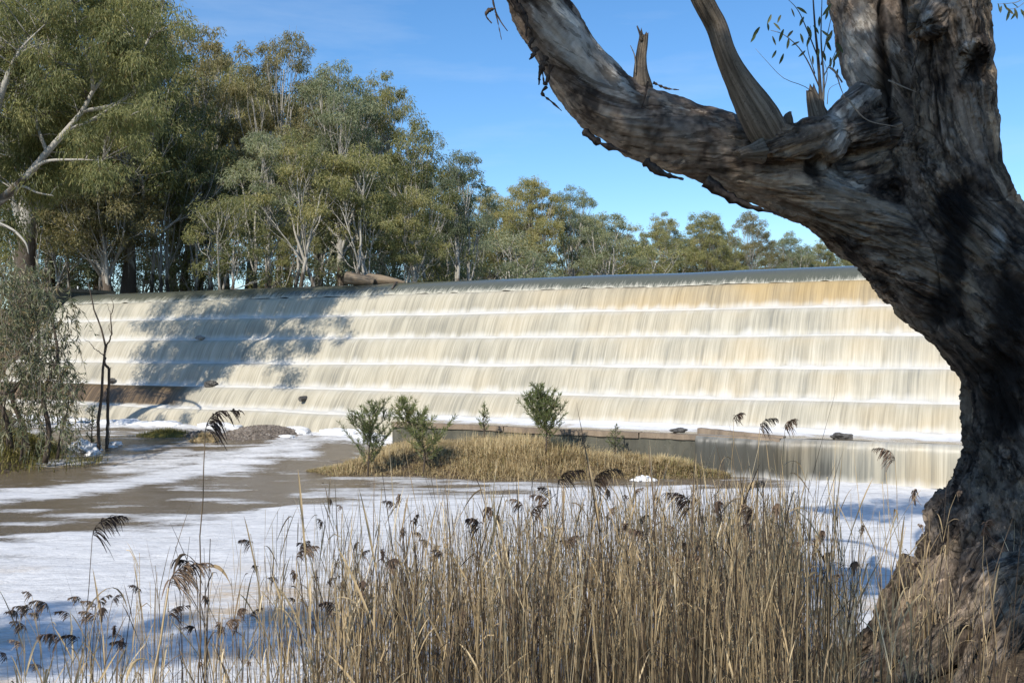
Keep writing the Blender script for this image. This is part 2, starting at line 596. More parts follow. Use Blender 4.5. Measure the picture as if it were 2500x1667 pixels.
# apron: a long concrete ledge with a vertical face, dry on the left, overflowing on the right
ap = MB()
pr = np.array([(28.9, -1.0), (28.9, AP_Z - 0.03), (AP_D, AP_Z - 0.03), (AP_D, -1.0)])
Va = wp(U0, pr[:, 0], pr[:, 1]) - WO; Vb = wp(UA, pr[:, 0], pr[:, 1]) - WO
ap.add(np.vstack([Va, Vb]), [np.array([[i, (i + 1) % 4, 4 + (i + 1) % 4, 4 + i] for i in range(4)]), np.array([[0, 1, 2, 3]]), np.array([[7, 6, 5, 4]])])
apron = ap.build('apron_wall', M_CONC, weir)
ed = MB()
for (ua, ub, h0, h1) in [(UA, u_at(1230, AP_D), -0.10, 0.045), (u_at(1232, AP_D), u_at(1560, AP_D), -0.12, 0.035), (u_at(1563, AP_D), u_at(1905, AP_D), -0.11, 0.03)]:
    us = np.linspace(ua, ub, 60)
    nz = fbm(np.stack([us * 3, 0 * us, 0 * us], -1), 3, 4) * 0.02
    rows = [(AP_D - 0.05, h0), (AP_D - 0.055, h1), (AP_D + 0.28, h1), (AP_D + 0.30, -0.2)]
    V = np.concatenate([wp(us, D + nz, AP_Z + z + nz * 0.6) for D, z in rows]) - WO
    nn = len(us)
    F = np.concatenate([np.stack([r * nn + np.arange(nn - 1), r * nn + np.arange(1, nn), (r + 1) * nn + np.arange(1, nn), (r + 1) * nn + np.arange(nn - 1)], -1) for r in range(3)])
    ed.add(V, F)
ed.build('ledge_edge', M_CONC_DRY, apron)


def mat_ledge():
    t = NT('ledge_foam')
    a = t.xyz(t.attr())
    n = t.noise(t.comb(t.math('MULTIPLY', a[0], 0.9), t.math('MULTIPLY', a[1], 3.0), 0.0), 1, 5, 0.6)
    n2 = t.noise(t.comb(t.math('MULTIPLY', a[0], 6), t.math('MULTIPLY', a[1], 14), 0.0), 1, 4, 0.6)
    f = t.math('ADD', t.math('SUBTRACT', n, t.math('MULTIPLY', a[1], 0.55)), t.math('MULTIPLY', n2, 0.2))
    w = t.smooth(f, 0.15, 0.42)
    col = t.mix(w, (0.30, 0.25, 0.185), (0.80, 0.79, 0.77))
    return t.done(t.princ(col, t.math('ADD', 0.18, t.math('MULTIPLY', w, 0.5)), 0.4, t.bump(n2, 0.3, 0.02)))


# water and foam lying on the ledge, and the thin sheet over its right part
us = np.arange(U0, UA - 0.05, 0.08)
ds = np.linspace(28.7, AP_D + 0.26, 26)
Uu = np.repeat(us, len(ds)); Dd = np.tile(ds, len(us)); v = (28.7 - Dd) / (28.7 - AP_D)
hz = AP_Z + 0.03 + fbm(np.stack([Uu * 1.2, Dd * 2.2, 0 * Uu], -1), 3, 12) * 0.03 + 0.07 * np.exp(-(v / 0.2) ** 2)
hz = hz - 0.05 * sstep(0.86, 1.0, v) * sstep(UD - 1.0, UD + 1.0, Uu)
mesh_obj('ledge_foam', wp(Uu, Dd, hz) - WO, [grid_faces(len(us), len(ds))], mat_ledge(), weir, True, np.stack([Uu, v, 0 * Uu], -1))
prof = [(AP_D + 0.27, AP_Z + 0.028, 0.0), (AP_D + 0.05, AP_Z + 0.02, 0.05), (AP_D - 0.05, AP_Z - 0.01, 0.1), (AP_D - 0.10, AP_Z - 0.07, 0.16)]
prof += [(AP_D - 0.10 - 0.12 * s ** 0.7, AP_Z - 0.07 - s * 0.97, 0.16 + 0.82 * s) for s in np.linspace(0.1, 1.0, 9)]
sheet('water_sheet', prof, U0, UD + 2.2, 7, M_SHEET_THIN, amp=0.045)
# left abutment: low concrete block and the bank wall behind it
ab = MB()
B0 = wp(U1 + 0.15, 34.6, 0); 
def wbox(mb, u0, u1, D0, D1, z0, z1, org=(0, 0, 0)):
    V = np.array([wp(u, D, z) for z in (z0, z1) for D in (D0, D1) for u in (u0, u1)]) - np.asarray(org)
    mb.add(V, np.array([[0, 1, 3, 2], [4, 6, 7, 5], [0, 4, 5, 1], [1, 5, 7, 3], [3, 7, 6, 2], [2, 6, 4, 0]]))
OB = wp(U1 + 0.2, 33.5, 5.4)
wbox(ab, U1 + 0.22, U1 + 1.3, 35.5, 32.4, 3.0, 6.18, OB)
abut = tag(ab.build('abutment', M_CONC, None, origin=None), 'dark concrete abutment at the left end of the weir crest', 'abutment')
abut.location = OB
cp = MB()
wbox(cp, U1 + 0.18, U1 + 3.5, 36.0, 32.2, 6.19, 6.36, OB)
cp.build('coping', mat_concrete('coping_concrete', (0.20, 0.16, 0.11), (0.1, 0.08, 0.06)), abut)
pm = MB()
OP = at(190, 722, 52.0)
pm.tube([[0, 0, -0.3], [0, 0, 0.5]], [0.035, 0.035], 8)
t = NT('white_paint'); M_WHITE = t.done(t.princ(t.mix(t.noise(t.obj(), 8, 4), (0.6, 0.6, 0.58), (0.8, 0.8, 0.78)), 0.6))
post = tag(pm.build('marker_post', M_WHITE), 'thin white post standing beside the abutment under the trees', 'post')
post.location = OP
# ---------------------------------------------------------------- ground, pools
def near_shore(X):
    return np.interp(X, [-60, -6, -3, 0, 2, 4, 8, 14, 60], [7.0, 7.6, 8.2, 9.6, 10.6, 11.3, 12.6, 14.5, 18])


LB_Y = [0, 20, 27.0, 30.0, 33, 37, 48, 60, 400]
LB_X = [-16, -14.8, -13.6, -13.2, -14.6, -17.5, -22.5, -30, -60]


def ground_height(X, Y):
    X = np.asarray(X, float); Y = np.asarray(Y, float)
    D = -(X * ND[0] + Y * ND[1]); u = X * TD[0] + Y * TD[1]
    d = near_shore(X) - Y
    near = np.where(d > 0, 1.75 * (1 - np.exp(-0.135 * d)), np.maximum(0.22 * d, -1.2))
    e = np.interp(Y, LB_Y, LB_X) - X
    left = np.where(e > 0, np.minimum(0.42 * e, 5.7), np.maximum(0.5 * e, -1.2))
    near = near + 0.35 * np.exp(-((X - 4.6) ** 2 / 5.0 + (Y - 8.3) ** 2 / 3.0))
    h = np.maximum(near, left)
    # behind the crest: river bed, then the far flats
    up = np.where(D > 36, 4.6, -1.2)
    far = sstep(52, 62, D) * 1.35
    h = np.where(D > 36, np.maximum(up + far, np.where(u > U1 + 1.0, 5.6, -2)), h)
    n = fbm(np.stack([X * 0.9, Y * 0.9, 0 * X], -1), 3, 3)
    return h + n * 0.06 * (np.abs(h) < 3.0)


def mat_ground():
    t = NT('bank_soil')
    p = t.pos()
    n1 = t.noise(p, 0.8, 5, 0.6)
    n2 = t.noise(p, 7, 6, 0.7)
    n3 = t.noise(p, 40, 4, 0.7)
    col = t.ramp(n2, [(0.3, (0.045, 0.033, 0.022)), (0.5, (0.115, 0.084, 0.055)), (0.7, (0.21, 0.155, 0.095))])
    col = t.mix(t.smooth(n1, 0.5, 0.65), col, t.ramp(n3, [(0.35, (0.09, 0.075, 0.04)), (0.65, (0.25, 0.19, 0.10))]))
    return t.done(t.princ(col, 0.95, 0.15, t.bump(t.math('ADD', n2, t.math('MULTIPLY', n3, 0.5)), 0.9, 0.05)))


M_SOIL = mat_ground()
gx = np.unique(np.concatenate([[-900, -400, -200, -120, -80, -50], np.arange(-34, 20.01, 0.4), [24, 30, 45, 70, 120, 200, 400, 900]]))
gy = np.unique(np.concatenate([[-300, -120, -60, -30, -15], np.arange(-8, 62.01, 0.4), [68, 80, 100, 140, 200, 300, 500, 900, 1500]]))
GX, GY = np.meshgrid(gx, gy, indexing='ij')
gz = ground_height(GX.ravel(), GY.ravel())
ground = mesh_obj('ground', np.stack([GX.ravel(), GY.ravel(), gz], -1), [grid_faces(len(gx), len(gy))[:, ::1]], M_SOIL, None, True)
tag(ground, 'brown river bank and flats around the weir', None, None, 'structure')

# foam plan (world metres): rafts, streaks, froth at the foot of the falls
def plan(pts, z=0.0):
    return np.array([on_level(px, py, z)[:2] for px, py in pts])


RAFT = plan([(-500, 1320), (-200, 1308), (0, 1295), (180, 1282), (350, 1264), (640, 1240), (850, 1221), (1100, 1210), (1400, 1196), (1580, 1176), (1800, 1172), (2100, 1172), (3200, 1172)])
STREAK = plan([(900, 1085), (760, 1097), (620, 1120), (430, 1152), (210, 1182), (0, 1206), (-300, 1240)], 0.1)
STREAK2 = plan([(700, 1108), (520, 1112), (420, 1118), (330, 1128)], 0.2)


def seg_dist(X, Y, poly, sy=1.0):
    best = np.full(X.shape, 1e9); par = np.zeros(X.shape)
    for i in range(len(poly) - 1):
        a, b = poly[i], poly[i + 1]
        ab_ = b - a
        t_ = np.clip(((X - a[0]) * ab_[0] + (Y - a[1]) * ab_[1] * sy) / (ab_[0] ** 2 + ab_[1] ** 2 * sy), 0, 1)
        dd = np.hypot(X - a[0] - t_ * ab_[0], (Y - a[1] - t_ * ab_[1]))
        m_ = dd < best
        best = np.where(m_, dd, best); par = np.where(m_, i + t_, par)
    return best, par


wx = np.unique(np.concatenate([[-40, -32], np.arange(-27, 15.01, 0.14), [17, 20, 26, 40]]))
wy = np.unique(np.concatenate([[3, 5], np.arange(6.4, 46.0, 0.14), [48, 52]]))
WX, WY = np.meshgrid(wx, wy, indexing='ij')
X_, Y_ = WX.ravel(), WY.ravel()
Dw = -(X_ * ND[0] + Y_ * ND[1]); Uw = X_ * TD[0] + Y_ * TD[1]
wob = fbm(np.stack([X_ * 0.16, Y_ * 0.45, 0 * X_], -1), 4, 21)
fine = fbm(np.stack([X_ * 0.7, Y_ * 1.9, 0 * X_], -1), 4, 22)
eY = np.interp(X_, RAFT[:, 0], RAFT[:, 1])
f_raft = sstep(-0.9, 1.4, (eY - Y_) + wob * 1.6 + fine * 0.9) * (0.90 + 0.25 * sstep(-0.35, 0.15, fine + 0.6 * wob))
ds_, ps_ = seg_dist(X_, Y_, STREAK)
wid = np.interp(ps_, [0, 1, 2, 3, 4, 5, 6], [1.6, 1.5, 1.5, 1.55, 1.55, 1.6, 1.6])
f_st = sstep(1.05, 0.0, ds_ / wid + wob * 0.8 + fine * 0.5) * 0.85
ds2, _ = seg_dist(X_, Y_, STREAK2)
f_st = np.maximum(f_st, 0.75 * sstep(1.1, 0.2, ds2 / 1.3 + wob * 0.6 + fine * 0.4))
foot = np.where(Uw > UA, 27.75, 25.9)
f_foot = sstep(3.6, 0.4, (foot - Dw) + wob * 2.2 + fine * 0.9) * np.where(Uw > UA, 1.0, sstep(UD + 1, UD - 1.5, Uw))
f_flow = 0.62 * sstep(-0.08, 0.40, wob + 0.7 * fine - 0.05) * sstep(24, 27, Y_) * sstep(4, -1, X_)
f_brown = 0.16 + 0.50 * sstep(-0.1, 0.45, fine + 0.4 * wob)
foam = np.clip(np.maximum.reduce([f_raft, f_st, f_foot, f_flow, f_brown]), 0, 1)
beige = sstep(0.0, 0.35, fbm(np.stack([X_ * 0.35, Y_ * 1.3, 0 * X_ + 3], -1), 4, 31) + 0.10) * sstep(16.2, 13.4, Y_)
wz = water_height(X_, Y_) + fine * 0.014 + foam * (0.015 + 0.028 * fbm(np.stack([X_ * 1.1, Y_ * 2.6, 0 * X_], -1), 3, 27))
turb = sstep(5.0, 0.5, foot - Dw) * np.where(Uw > UA - 1, 1.0, 0.5)
wz = wz + turb * 0.10 * fbm(np.stack([X_ * 1.6, Y_ * 2.4, 0 * X_], -1), 3, 23)


def mat_pool():
    t = NT('pool_water')
    a = t.xyz(t.attr())               # x foam, y beige scum
    p = t.pos()
    q = t.mapping(p, (0.45, 1.9, 1), (0, 0, 0.12))
    n1 = t.noise(q, 1.6, 6, 0.62, 0.4)
    n2 = t.noise(t.mapping(p, (1.2, 3.2, 1), (0, 0, 0.1)), 7, 5, 0.65, 0.5)
    n3 = t.noise(p, 22, 4, 0.65)
    f = t.math('ADD', a[0], t.math('ADD', t.math('MULTIPLY', t.math('SUBTRACT', n1, 0.5), 1.25), t.math('MULTIPLY', t.math('SUBTRACT', n2, 0.5), 0.9)))
    w = t.smooth(f, 0.26, 0.88)
    water = t.mix(n1, (0.105, 0.078, 0.048), (0.195, 0.148, 0.095))
    water = t.mix(t.smooth(n2, 0.52, 0.70), water, (0.27, 0.215, 0.15))
    b = t.math('MULTIPLY', a[1], t.smooth(t.math('ADD', t.math('MULTIPLY', n2, 0.6), t.math('MULTIPLY', n1, 0.4)), 0.40, 0.56))
    foamc = t.mix(b, (0.85, 0.83, 0.79), (0.62, 0.475, 0.31))
    n4 = t.noise(t.mapping(p, (0.8, 3.0, 1), (0, 0, 0.1)), 2.8, 8, 0.75, 1.0)
    foamc = t.mix(t.math('MULTIPLY', t.smooth(n4, 0.58, 0.36), 0.6), foamc, (0.44, 0.43, 0.42))
    foamc = t.mix(t.math('MULTIPLY', t.smooth(n3, 0.5, 0.35), 0.25), foamc, (0.5, 0.48, 0.45))
    col = t.mix(w, water, foamc)
    rough = t.math('ADD', 0.16, t.math('MULTIPLY', w, 0.5))
    h = t.math('ADD', t.math('ADD', t.math('MULTIPLY', n2, 1.0), t.math('MULTIPLY', n4, t.math('MULTIPLY', w, 1.0))), t.math('MULTIPLY', n3, t.math('MULTIPLY', w, 0.7)))
    return t.done(t.princ(col, rough, 0.5, t.bump(h, 0.55, 0.045)))


pool = mesh_obj('water', np.stack([X_, Y_, wz], -1), [grid_faces(len(wx), len(wy))], mat_pool(), None, True, np.stack([foam, beige, 0 * foam], -1))
tag(pool, 'brown foaming pool below the weir', None, None, 'structure')

# still reach behind the crest
t = NT('river_water')
M_RIVER = t.done(t.princ((0.07, 0.065, 0.045), 0.08, 0.5, t.bump(t.noise(t.mapping(t.pos(), (1, 2.5, 1)), 1.5, 4), 0.15, 0.03)))
rv = MB()
V = np.array([wp(U0 - 120, 38.9, 6.064), wp(U1 + 0.1, 38.9, 6.064), wp(U1 + 0.1, 60, 6.064), wp(U0 - 120, 60, 6.064)])
rv.add(V, np.array([[0, 1, 2, 3]]))
tag(rv.build('river', M_RIVER), 'smooth river held back behind the weir', None, None, 'structure')
# ---------------------------------------------------------------- gum trees on the banks
def mat_bark(name, pale, brown, split=0.5):
    t = NT(name)
    p = t.obj()
    a = t.xyz(t.attr())                # x: 1 on old bark low on the trunk, 0 on smooth limbs
    n1 = t.noise(t.mapping(p, (1, 1, 0.35)), 2.2, 5, 0.65, 0.6)
    n2 = t.noise(t.mapping(p, (1, 1, 0.12)), 9, 4, 0.7)
    f = t.smooth(t.math('ADD', n1, t.math('MULTIPLY', t.math('SUBTRACT', a[0], split), 0.55)), 0.42, 0.6)
    c1 = t.mix(n2, tuple(c * 0.72 for c in pale), tuple(min(0.75, c * 1.2) for c in pale))
    c2 = t.mix(n2, tuple(c * 0.45 for c in brown), tuple(c * 1.5 for c in brown))
    return t.done(t.princ(t.mix(f, c1, c2), 0.9, 0.15, t.bump(n2, 0.7, 0.05)))


M_GUM_BARK = mat_bark('gum_bark', (0.42, 0.39, 0.335), (0.105, 0.083, 0.062))
M_GREY_BARK = mat_bark('grey_bark', (0.25, 0.22, 0.18), (0.085, 0.066, 0.05), 0.35)
OLIVE = [(0.0, (0.125, 0.14, 0.058)), (0.35, (0.26, 0.262, 0.110)), (0.65, (0.41, 0.385, 0.165)), (1.0, (0.56, 0.475, 0.22))]
BLUEG = [(0.0, (0.125, 0.150, 0.088)), (0.35, (0.24, 0.27, 0.162)), (0.65, (0.35, 0.372, 0.225)), (1.0, (0.47, 0.455, 0.27))]
RUST = [(0.0, (0.14, 0.135, 0.062)), (0.35, (0.28, 0.25, 0.12)), (0.65, (0.41, 0.35, 0.172)), (1.0, (0.54, 0.43, 0.22))]
M_LEAF = {'olive': leaf_mat('olive_leaves', OLIVE, 0.48), 'blue': leaf_mat('blue_green_leaves', BLUEG, 0.48), 'rust': leaf_mat('rusty_leaves', RUST, 0.48)}


def clump_leaves(mb, C, R, n, L, w, rng, hang=0.8, flat=0.7, tint=0.0, dry=0.0):
    """leaf sprays round clump centres C (k,3) with radii R (k,)"""
    k = len(C)
    idx = np.repeat(np.arange(k), n)
    N = len(idx)
    d = unit(rng.normal(size=(N, 3)))
    r = rng.random(N) ** 0.45
    # each clump is itself a handful of smaller sprays
    nsp = 11
    spd = unit(rng.normal(size=(k, nsp, 3))); spr = rng.uniform(0.35, 1.0, (k, nsp, 1))
    spc = spd * spr
    spc[..., 2] = np.where(spc[..., 2] < 0, spc[..., 2] * 0.6, spc[..., 2])
    pick = rng.integers(0, nsp, N)
    off = spc[idx, pick] * 0.66 + d * r[:, None] * 0.40
    off[:, 2] *= flat
    P = C[idx] + off * R[idx][:, None]
    D = unit(np.array([0, 0, -hang]) + 0.45 * unit(off) + rng.normal(size=(N, 3)) * 0.42)
    W = unit(np.cross(D, rng.normal(size=(N, 3))))
    ct = rng.normal(0, 0.10, k)[idx] + tint
    # outer sprays carry the young, golden leaves
    a = np.clip(0.42 + ct + rng.normal(0, 0.17, N) + 0.10 * off[:, 2], 0, 1)
    b = np.clip((rng.random(N) < 0.05 + dry) * rng.uniform(0.3, 0.9, N), 0, 1)
    mb.leaves(P, D, W, rng.uniform(0.7, 1.25, N) * L, rng.uniform(0.75, 1.2, N) * w, a, b)


def gum(seed, H, lobes, r0, stems=1, leaf=(0.23, 0.058), per=270, clump=0.98, nclump=16, kind='olive', bark=None, lean=0.0, dry=0.0, fork=0.32, spreadbase=0.5, hang=0.8):
    """returns (trunk MB, crown MB). lobes: (x, y, z, rx, rz) crown lobes in metres from the base"""
    rng = np.random.default_rng(seed)
    tr, cr = MB(), MB()
    lobes = [np.array(l, float) for l in lobes]
    trunks = []
    for s in range(stems):
        an = rng.uniform(0, 2 * np.pi)
        b = np.array([math.cos(an), math.sin(an), 0]) * (spreadbase * (stems > 1))
        mine = [l for i, l in enumerate(lobes) if i % stems == s]
        if not mine: continue
        cx = np.mean([l[:3] for l in mine], axis=0)
        zt = max(l[2] for l in mine)
        top = np.array([cx[0] * 0.75, cx[1] * 0.75, zt * 0.82])
        n = 14
        tt = np.linspace(0, 1, n)
        P = b[None] * (1 - tt[:, None]) + top[None] * np.stack([tt ** 1.3, tt ** 1.3, tt], -1) + np.stack([np.cumsum(rng.normal(0, 0.035 * H / 10, n)), np.cumsum(rng.normal(0, 0.035 * H / 10, n)), 0 * tt], -1)
        P[0] = b + [0, 0, -0.6]
        rr = r0 / math.sqrt(stems)
        R = rr * 0.85 * (1 - 0.82 * tt ** 0.8) * (1 + 0.22 * np.exp(-tt * 22))
        tr.tube(P, R, 9, np.clip(1.15 - tt * 2.4, 0, 1))
        trunks.append((P, R))
        for l in mine:
            k = int(np.clip(n * rng.uniform(fork * 0.8, fork * 1.5), 2, n - 3))
            if l[2] < P[k][2] + 1.0: k = max(2, int(np.argmin(np.abs(P[:, 2] - (l[2] - 1.6)))))
            st = P[k]
            end = l[:3] - [0, 0, l[4] * 0.35]
            midp = st * 0.5 + end * 0.5 + rng.normal(0, 0.05, 3) * H * 0.35 + [0, 0, -0.06 * np.linalg.norm(end[:2] - st[:2])]
            m = 12
            LP = curve(np.array([st, midp, end]), m)
            LP = LP + rng.normal(0, 0.03, LP.shape) * np.linspace(0, 1, len(LP))[:, None]
            LR = np.linspace(min(R[k] * 0.5, 0.17), 0.03, len(LP))
            tr.tube(LP, LR, 6, 0.2)
            # sub-limbs to the leaf clumps
            C = []
            tries = 0
            nc = max(4, int(nclump * (l[3] ** 2 * l[4]) ** 0.5 / 3.0))
            while len(C) < nc and tries < nc * 12:
                tries += 1
                d = unit(rng.normal(size=3))
                if d[2] < -0.35: d[2] *= -0.6
                q = l[:3] + d * np.array([l[3], l[3], l[4]]) * rng.uniform(0.55, 1.0)
                if all(np.linalg.norm(q - c) > clump * 1.1 for c in C): C.append(q)
            C = np.array(C)
            for c in C:
                j = int(rng.uniform(0.45, 0.98) * (len(LP) - 1))
                a_ = LP[j]
                mid2 = a_ * 0.45 + c * 0.55 + rng.normal(0, 0.12, 3) + [0, 0, -0.12 * np.linalg.norm(c - a_)]
                BP = curve(np.array([a_, mid2, c]), 7)
                tr.tube(BP, np.linspace(max(0.022, LR[j] * 0.5), 0.012, len(BP)), 4, 0.0)
                for _ in range(3):
                    e_ = c + unit(rng.normal(size=3)) * clump * 0.7
                    tr.tube(np.array([BP[-3], (BP[-3] + e_) / 2 + rng.normal(0, 0.05, 3), e_]), [0.014, 0.01, 0.006], 3, 0.0, cap=False)
            hz = (l[2] / H - 0.6) * 0.25
            clump_leaves(cr, C, rng.uniform(0.7, 1.2, len(C)) * clump, per, leaf[0], leaf[1], rng, hang, 0.95, rng.normal(0, 0.05) + hz, dry)
    return tr, cr


def link_tree(name, org, tr, cr, kind, label, bark=None, group=None, cat='tree'):
    root = empty(name, org, label, cat, group)
    tr.build('trunk', bark or M_GUM_BARK, root, True)
    cr.build('crown', M_LEAF[kind], root)
    return root


def rnd_lobes(seed, H, W, n, low=0.38, top=1.0):
    rng = np.random.default_rng(seed)
    L = []
    for i in range(n):
        f = (i + 0.5) / n
        z = H * (low + (top - 0.09 - low) * f)
        rad = W * (0.92 - 0.75 * abs(f - 0.4)) * rng.uniform(0.3, 1.0)
        if i == n - 1: rad *= 0.25
        an = i * 2.399 + rng.uniform(-0.5, 0.5)
        rx = W * rng.uniform(0.34, 0.52)
        L.append((rad * math.cos(an), rad * math.sin(an), z, rx, rx * rng.uniform(0.75, 1.05)))
    return L


# prototypes: (height, build)
TALL = [(17.0, dict(seed=1, lobes=rnd_lobes(101, 17, 4.4, 13, 0.34), r0=0.50, kind='olive')),
        (18.0, dict(seed=2, lobes=rnd_lobes(102, 18, 4.0, 12, 0.36), r0=0.46, kind='rust', stems=2)),
        (16.0, dict(seed=3, lobes=rnd_lobes(103, 16, 4.6, 13, 0.30), r0=0.52, kind='olive', stems=2)),
        (17.0, dict(seed=4, lobes=rnd_lobes(104, 17, 3.6, 11, 0.40), r0=0.40, kind='blue'))]
SLIM = [(13.0, dict(seed=5, lobes=rnd_lobes(105, 13, 2.7, 9, 0.42), r0=0.30, kind='blue', stems=3, spreadbase=0.7)),
        (12.0, dict(seed=6, lobes=rnd_lobes(106, 12, 2.9, 9, 0.40), r0=0.30, kind='olive', stems=3, spreadbase=0.8)),
        (11.0, dict(seed=7, lobes=rnd_lobes(107, 11, 3.0, 9, 0.34), r0=0.28, kind='olive', stems=4, spreadbase=0.9))]
BUSHY = [(7.5, dict(seed=8, lobes=rnd_lobes(108, 7.5, 3.0, 9, 0.22), r0=0.22, kind='olive', stems=3, spreadbase=0.6, per=150)),
         (6.5, dict(seed=9, lobes=rnd_lobes(109, 6.5, 2.6, 8, 0.2), r0=0.2, kind='blue', stems=4, spreadbase=0.6, per=150))]
SLIM.append((8.5, dict(seed=10, lobes=rnd_lobes(110, 8.5, 3.4, 12, 0.42), r0=0.46, kind='rust', stems=2, spreadbase=0.9, fork=0.25)))
PROTO = {}


def place_tree(kind, i, px, ytop, Y, label, group=None, zb=5.6, wide=1.0, rot=0.0):
    H, kw = {'tall': TALL, 'slim': SLIM, 'bushy': BUSHY}[kind][i]
    ztop = EYE + (HOR - ytop) / FPX * Y
    s = (ztop - zb) / H
    if Y > 85: wide *= 1.28
    X = (px - 1250) / FPX * Y
    name = 'gum_tree' if kind != 'bushy' else 'bushy_tree'
    key = (kind, i)
    if key not in PROTO:
        tr, cr = gum(H=H, **kw)
        o = link_tree(name, (0, 0, 0), tr, cr, kw['kind'], label)
        PROTO[key] = o
    else:
        o = copy_tree(PROTO[key])
    o.name = name
    o.location = (X, Y, zb)
    o.scale = (s * wide, s * wide, s)
    o.rotation_euler = (0, 0, rot)
    if 'group' in o: del o['group']
    tag(o, label, 'tree', group)
    return o


G1 = 'gum trees crowded on the far bank'
G2 = 'distant gum trees along the river'
# front row, left to right: (kind, proto, px, top row, depth, label, width, rot)
ROW = [
    ('tall', 0, 60, -190, 52, 'very tall gum rising out of the frame above the weeping bush', 1.25, 0.3),
    ('tall', 2, 330, -30, 55, 'tall broad gum whose twin trunks are the thickest over the crest', 1.15, 2.0),
    ('tall', 1, 470, 38, 62, 'gum with a flat feathery top beside the tallest left crowns', 1.1, 1.1),
    ('tall', 1, 690, 70, 62, 'golden tipped gum with the highest crown against open sky', 0.95, 4.0),
    ('tall', 3, 830, 140, 60, 'gum with a grey green crown standing right of the golden one', 0.95, 0.4),
    ('tall', 0, 935, 190, 64, 'dark gum with a loose crown and bare twigs on its right', 0.9, 5.2),
    ('slim', 0, 640, 300, 50, 'slender pale stemmed gum in front of the golden one', 1.15, 0.7),
    ('slim', 1, 745, 330, 49, 'multi stemmed gum leaning just left of the driftwood', 1.2, 2.9),
    ('slim', 2, 870, 345, 50, 'many stemmed gum directly behind the two logs', 1.25, 1.0),
    ('slim', 1, 1010, 325, 58, 'slim gum with a small crown in the dip of the skyline', 1.2, 5.0),
    ('slim', 0, 1130, 350, 58, 'airy gum whose thin crown sticks out rightwards over the gap', 1.15, 3.6),
    ('slim', 2, 1010, 450, 52, 'low spreading gum with pale forked limbs right of the logs', 1.25, 4.4),
    ('tall', 2, 1300, 424, 92, 'rounded gum with the highest crown in the middle of the skyline', 0.85, 0.2),
    ('tall', 0, 1195, 465, 95, 'broad gum at the left of the rounded middle crown', 0.85, 2.2),
    ('tall', 3, 1395, 445, 94, 'gum with upright pale limbs right of the rounded middle crown', 0.85, 3.3),
    ('slim', 0, 1480, 505, 88, 'smaller gum at the right foot of the middle group', 1.2, 1.7),
    ('tall', 0, 1620, 525, 118, 'lone rounded gum left of the wide distant pair', 0.9, 4.1),
    ('tall', 2, 1735, 512, 118, 'left one of the wide distant pair of gums', 0.9, 1.2),
    ('tall', 1, 1830, 512, 122, 'right one of the wide distant pair of gums', 0.9, 2.6),
    ('tall', 3, 1925, 560, 130, 'gum standing lower beside the wide distant pair', 0.95, 0.9),
    ('tall', 0, 2010, 588, 140, 'small far gum beside the foreground limb', 1.0, 3.0),
    ('tall', 2, 2090, 612, 150, 'farthest gum peeping over the crest under the foreground limb', 1.0, 5.0),
]
for k, i, px, yt, Y, lab, wd, rot in ROW:
    place_tree(k, i, px, yt, Y, lab, None, 5.6, wd, rot)
# rust-crowned gum over the left end of the crest and a dark twin
place_tree('slim', 3, 245, 420, 53, 'lower gum with a brownish crown and a stout trunk at the weir end', None, 5.6, 1.25, 2.2)
place_tree('bushy', 0, 560, 470, 47, 'low dense dark gum filling the space under the feathery one', None, 5.6, 1.2, 0.4)
place_tree('bushy', 1, 940, 545, 55, 'low grey bush right behind the driftwood logs', None, 5.6, 1.2, 3.4)
place_tree('bushy', 0, 1090, 530, 60, 'low bush under the airy crown at the gap', None, 5.6, 1.3, 1.9)
place_tree('bushy', 1, 1240, 560, 82, 'low bush at the foot of the rounded middle gum', None, 5.6, 1.5, 0.3)
place_tree('bushy', 0, 1560, 590, 100, 'low bush in the notch before the lone rounded gum', None, 5.6, 1.4, 1.3)
# understorey: young gums with leaves down to the ground
ru = np.random.default_rng(15)
for n_u, (px, yt, Y, i) in enumerate([(20, 560, 62, 0), (110, 540, 66, 1), (170, 590, 70, 0), (265, 560, 72, 1), (350, 570, 66, 0), (420, 540, 64, 1), (480, 560, 60, 0), (640, 540, 64, 1), (700, 560, 58, 0), (770, 530, 62, 1), (850, 550, 66, 0), (1000, 560, 68, 1), (1060, 570, 72, 0), (1150, 580, 78, 1)]):
    place_tree('bushy', i, px, yt, Y, 'young leafy gum in the shade between the trunks along the crest', 'young gums between the trunks', 5.6, ru.uniform(1.2, 1.6), ru.uniform(0, 6.28))
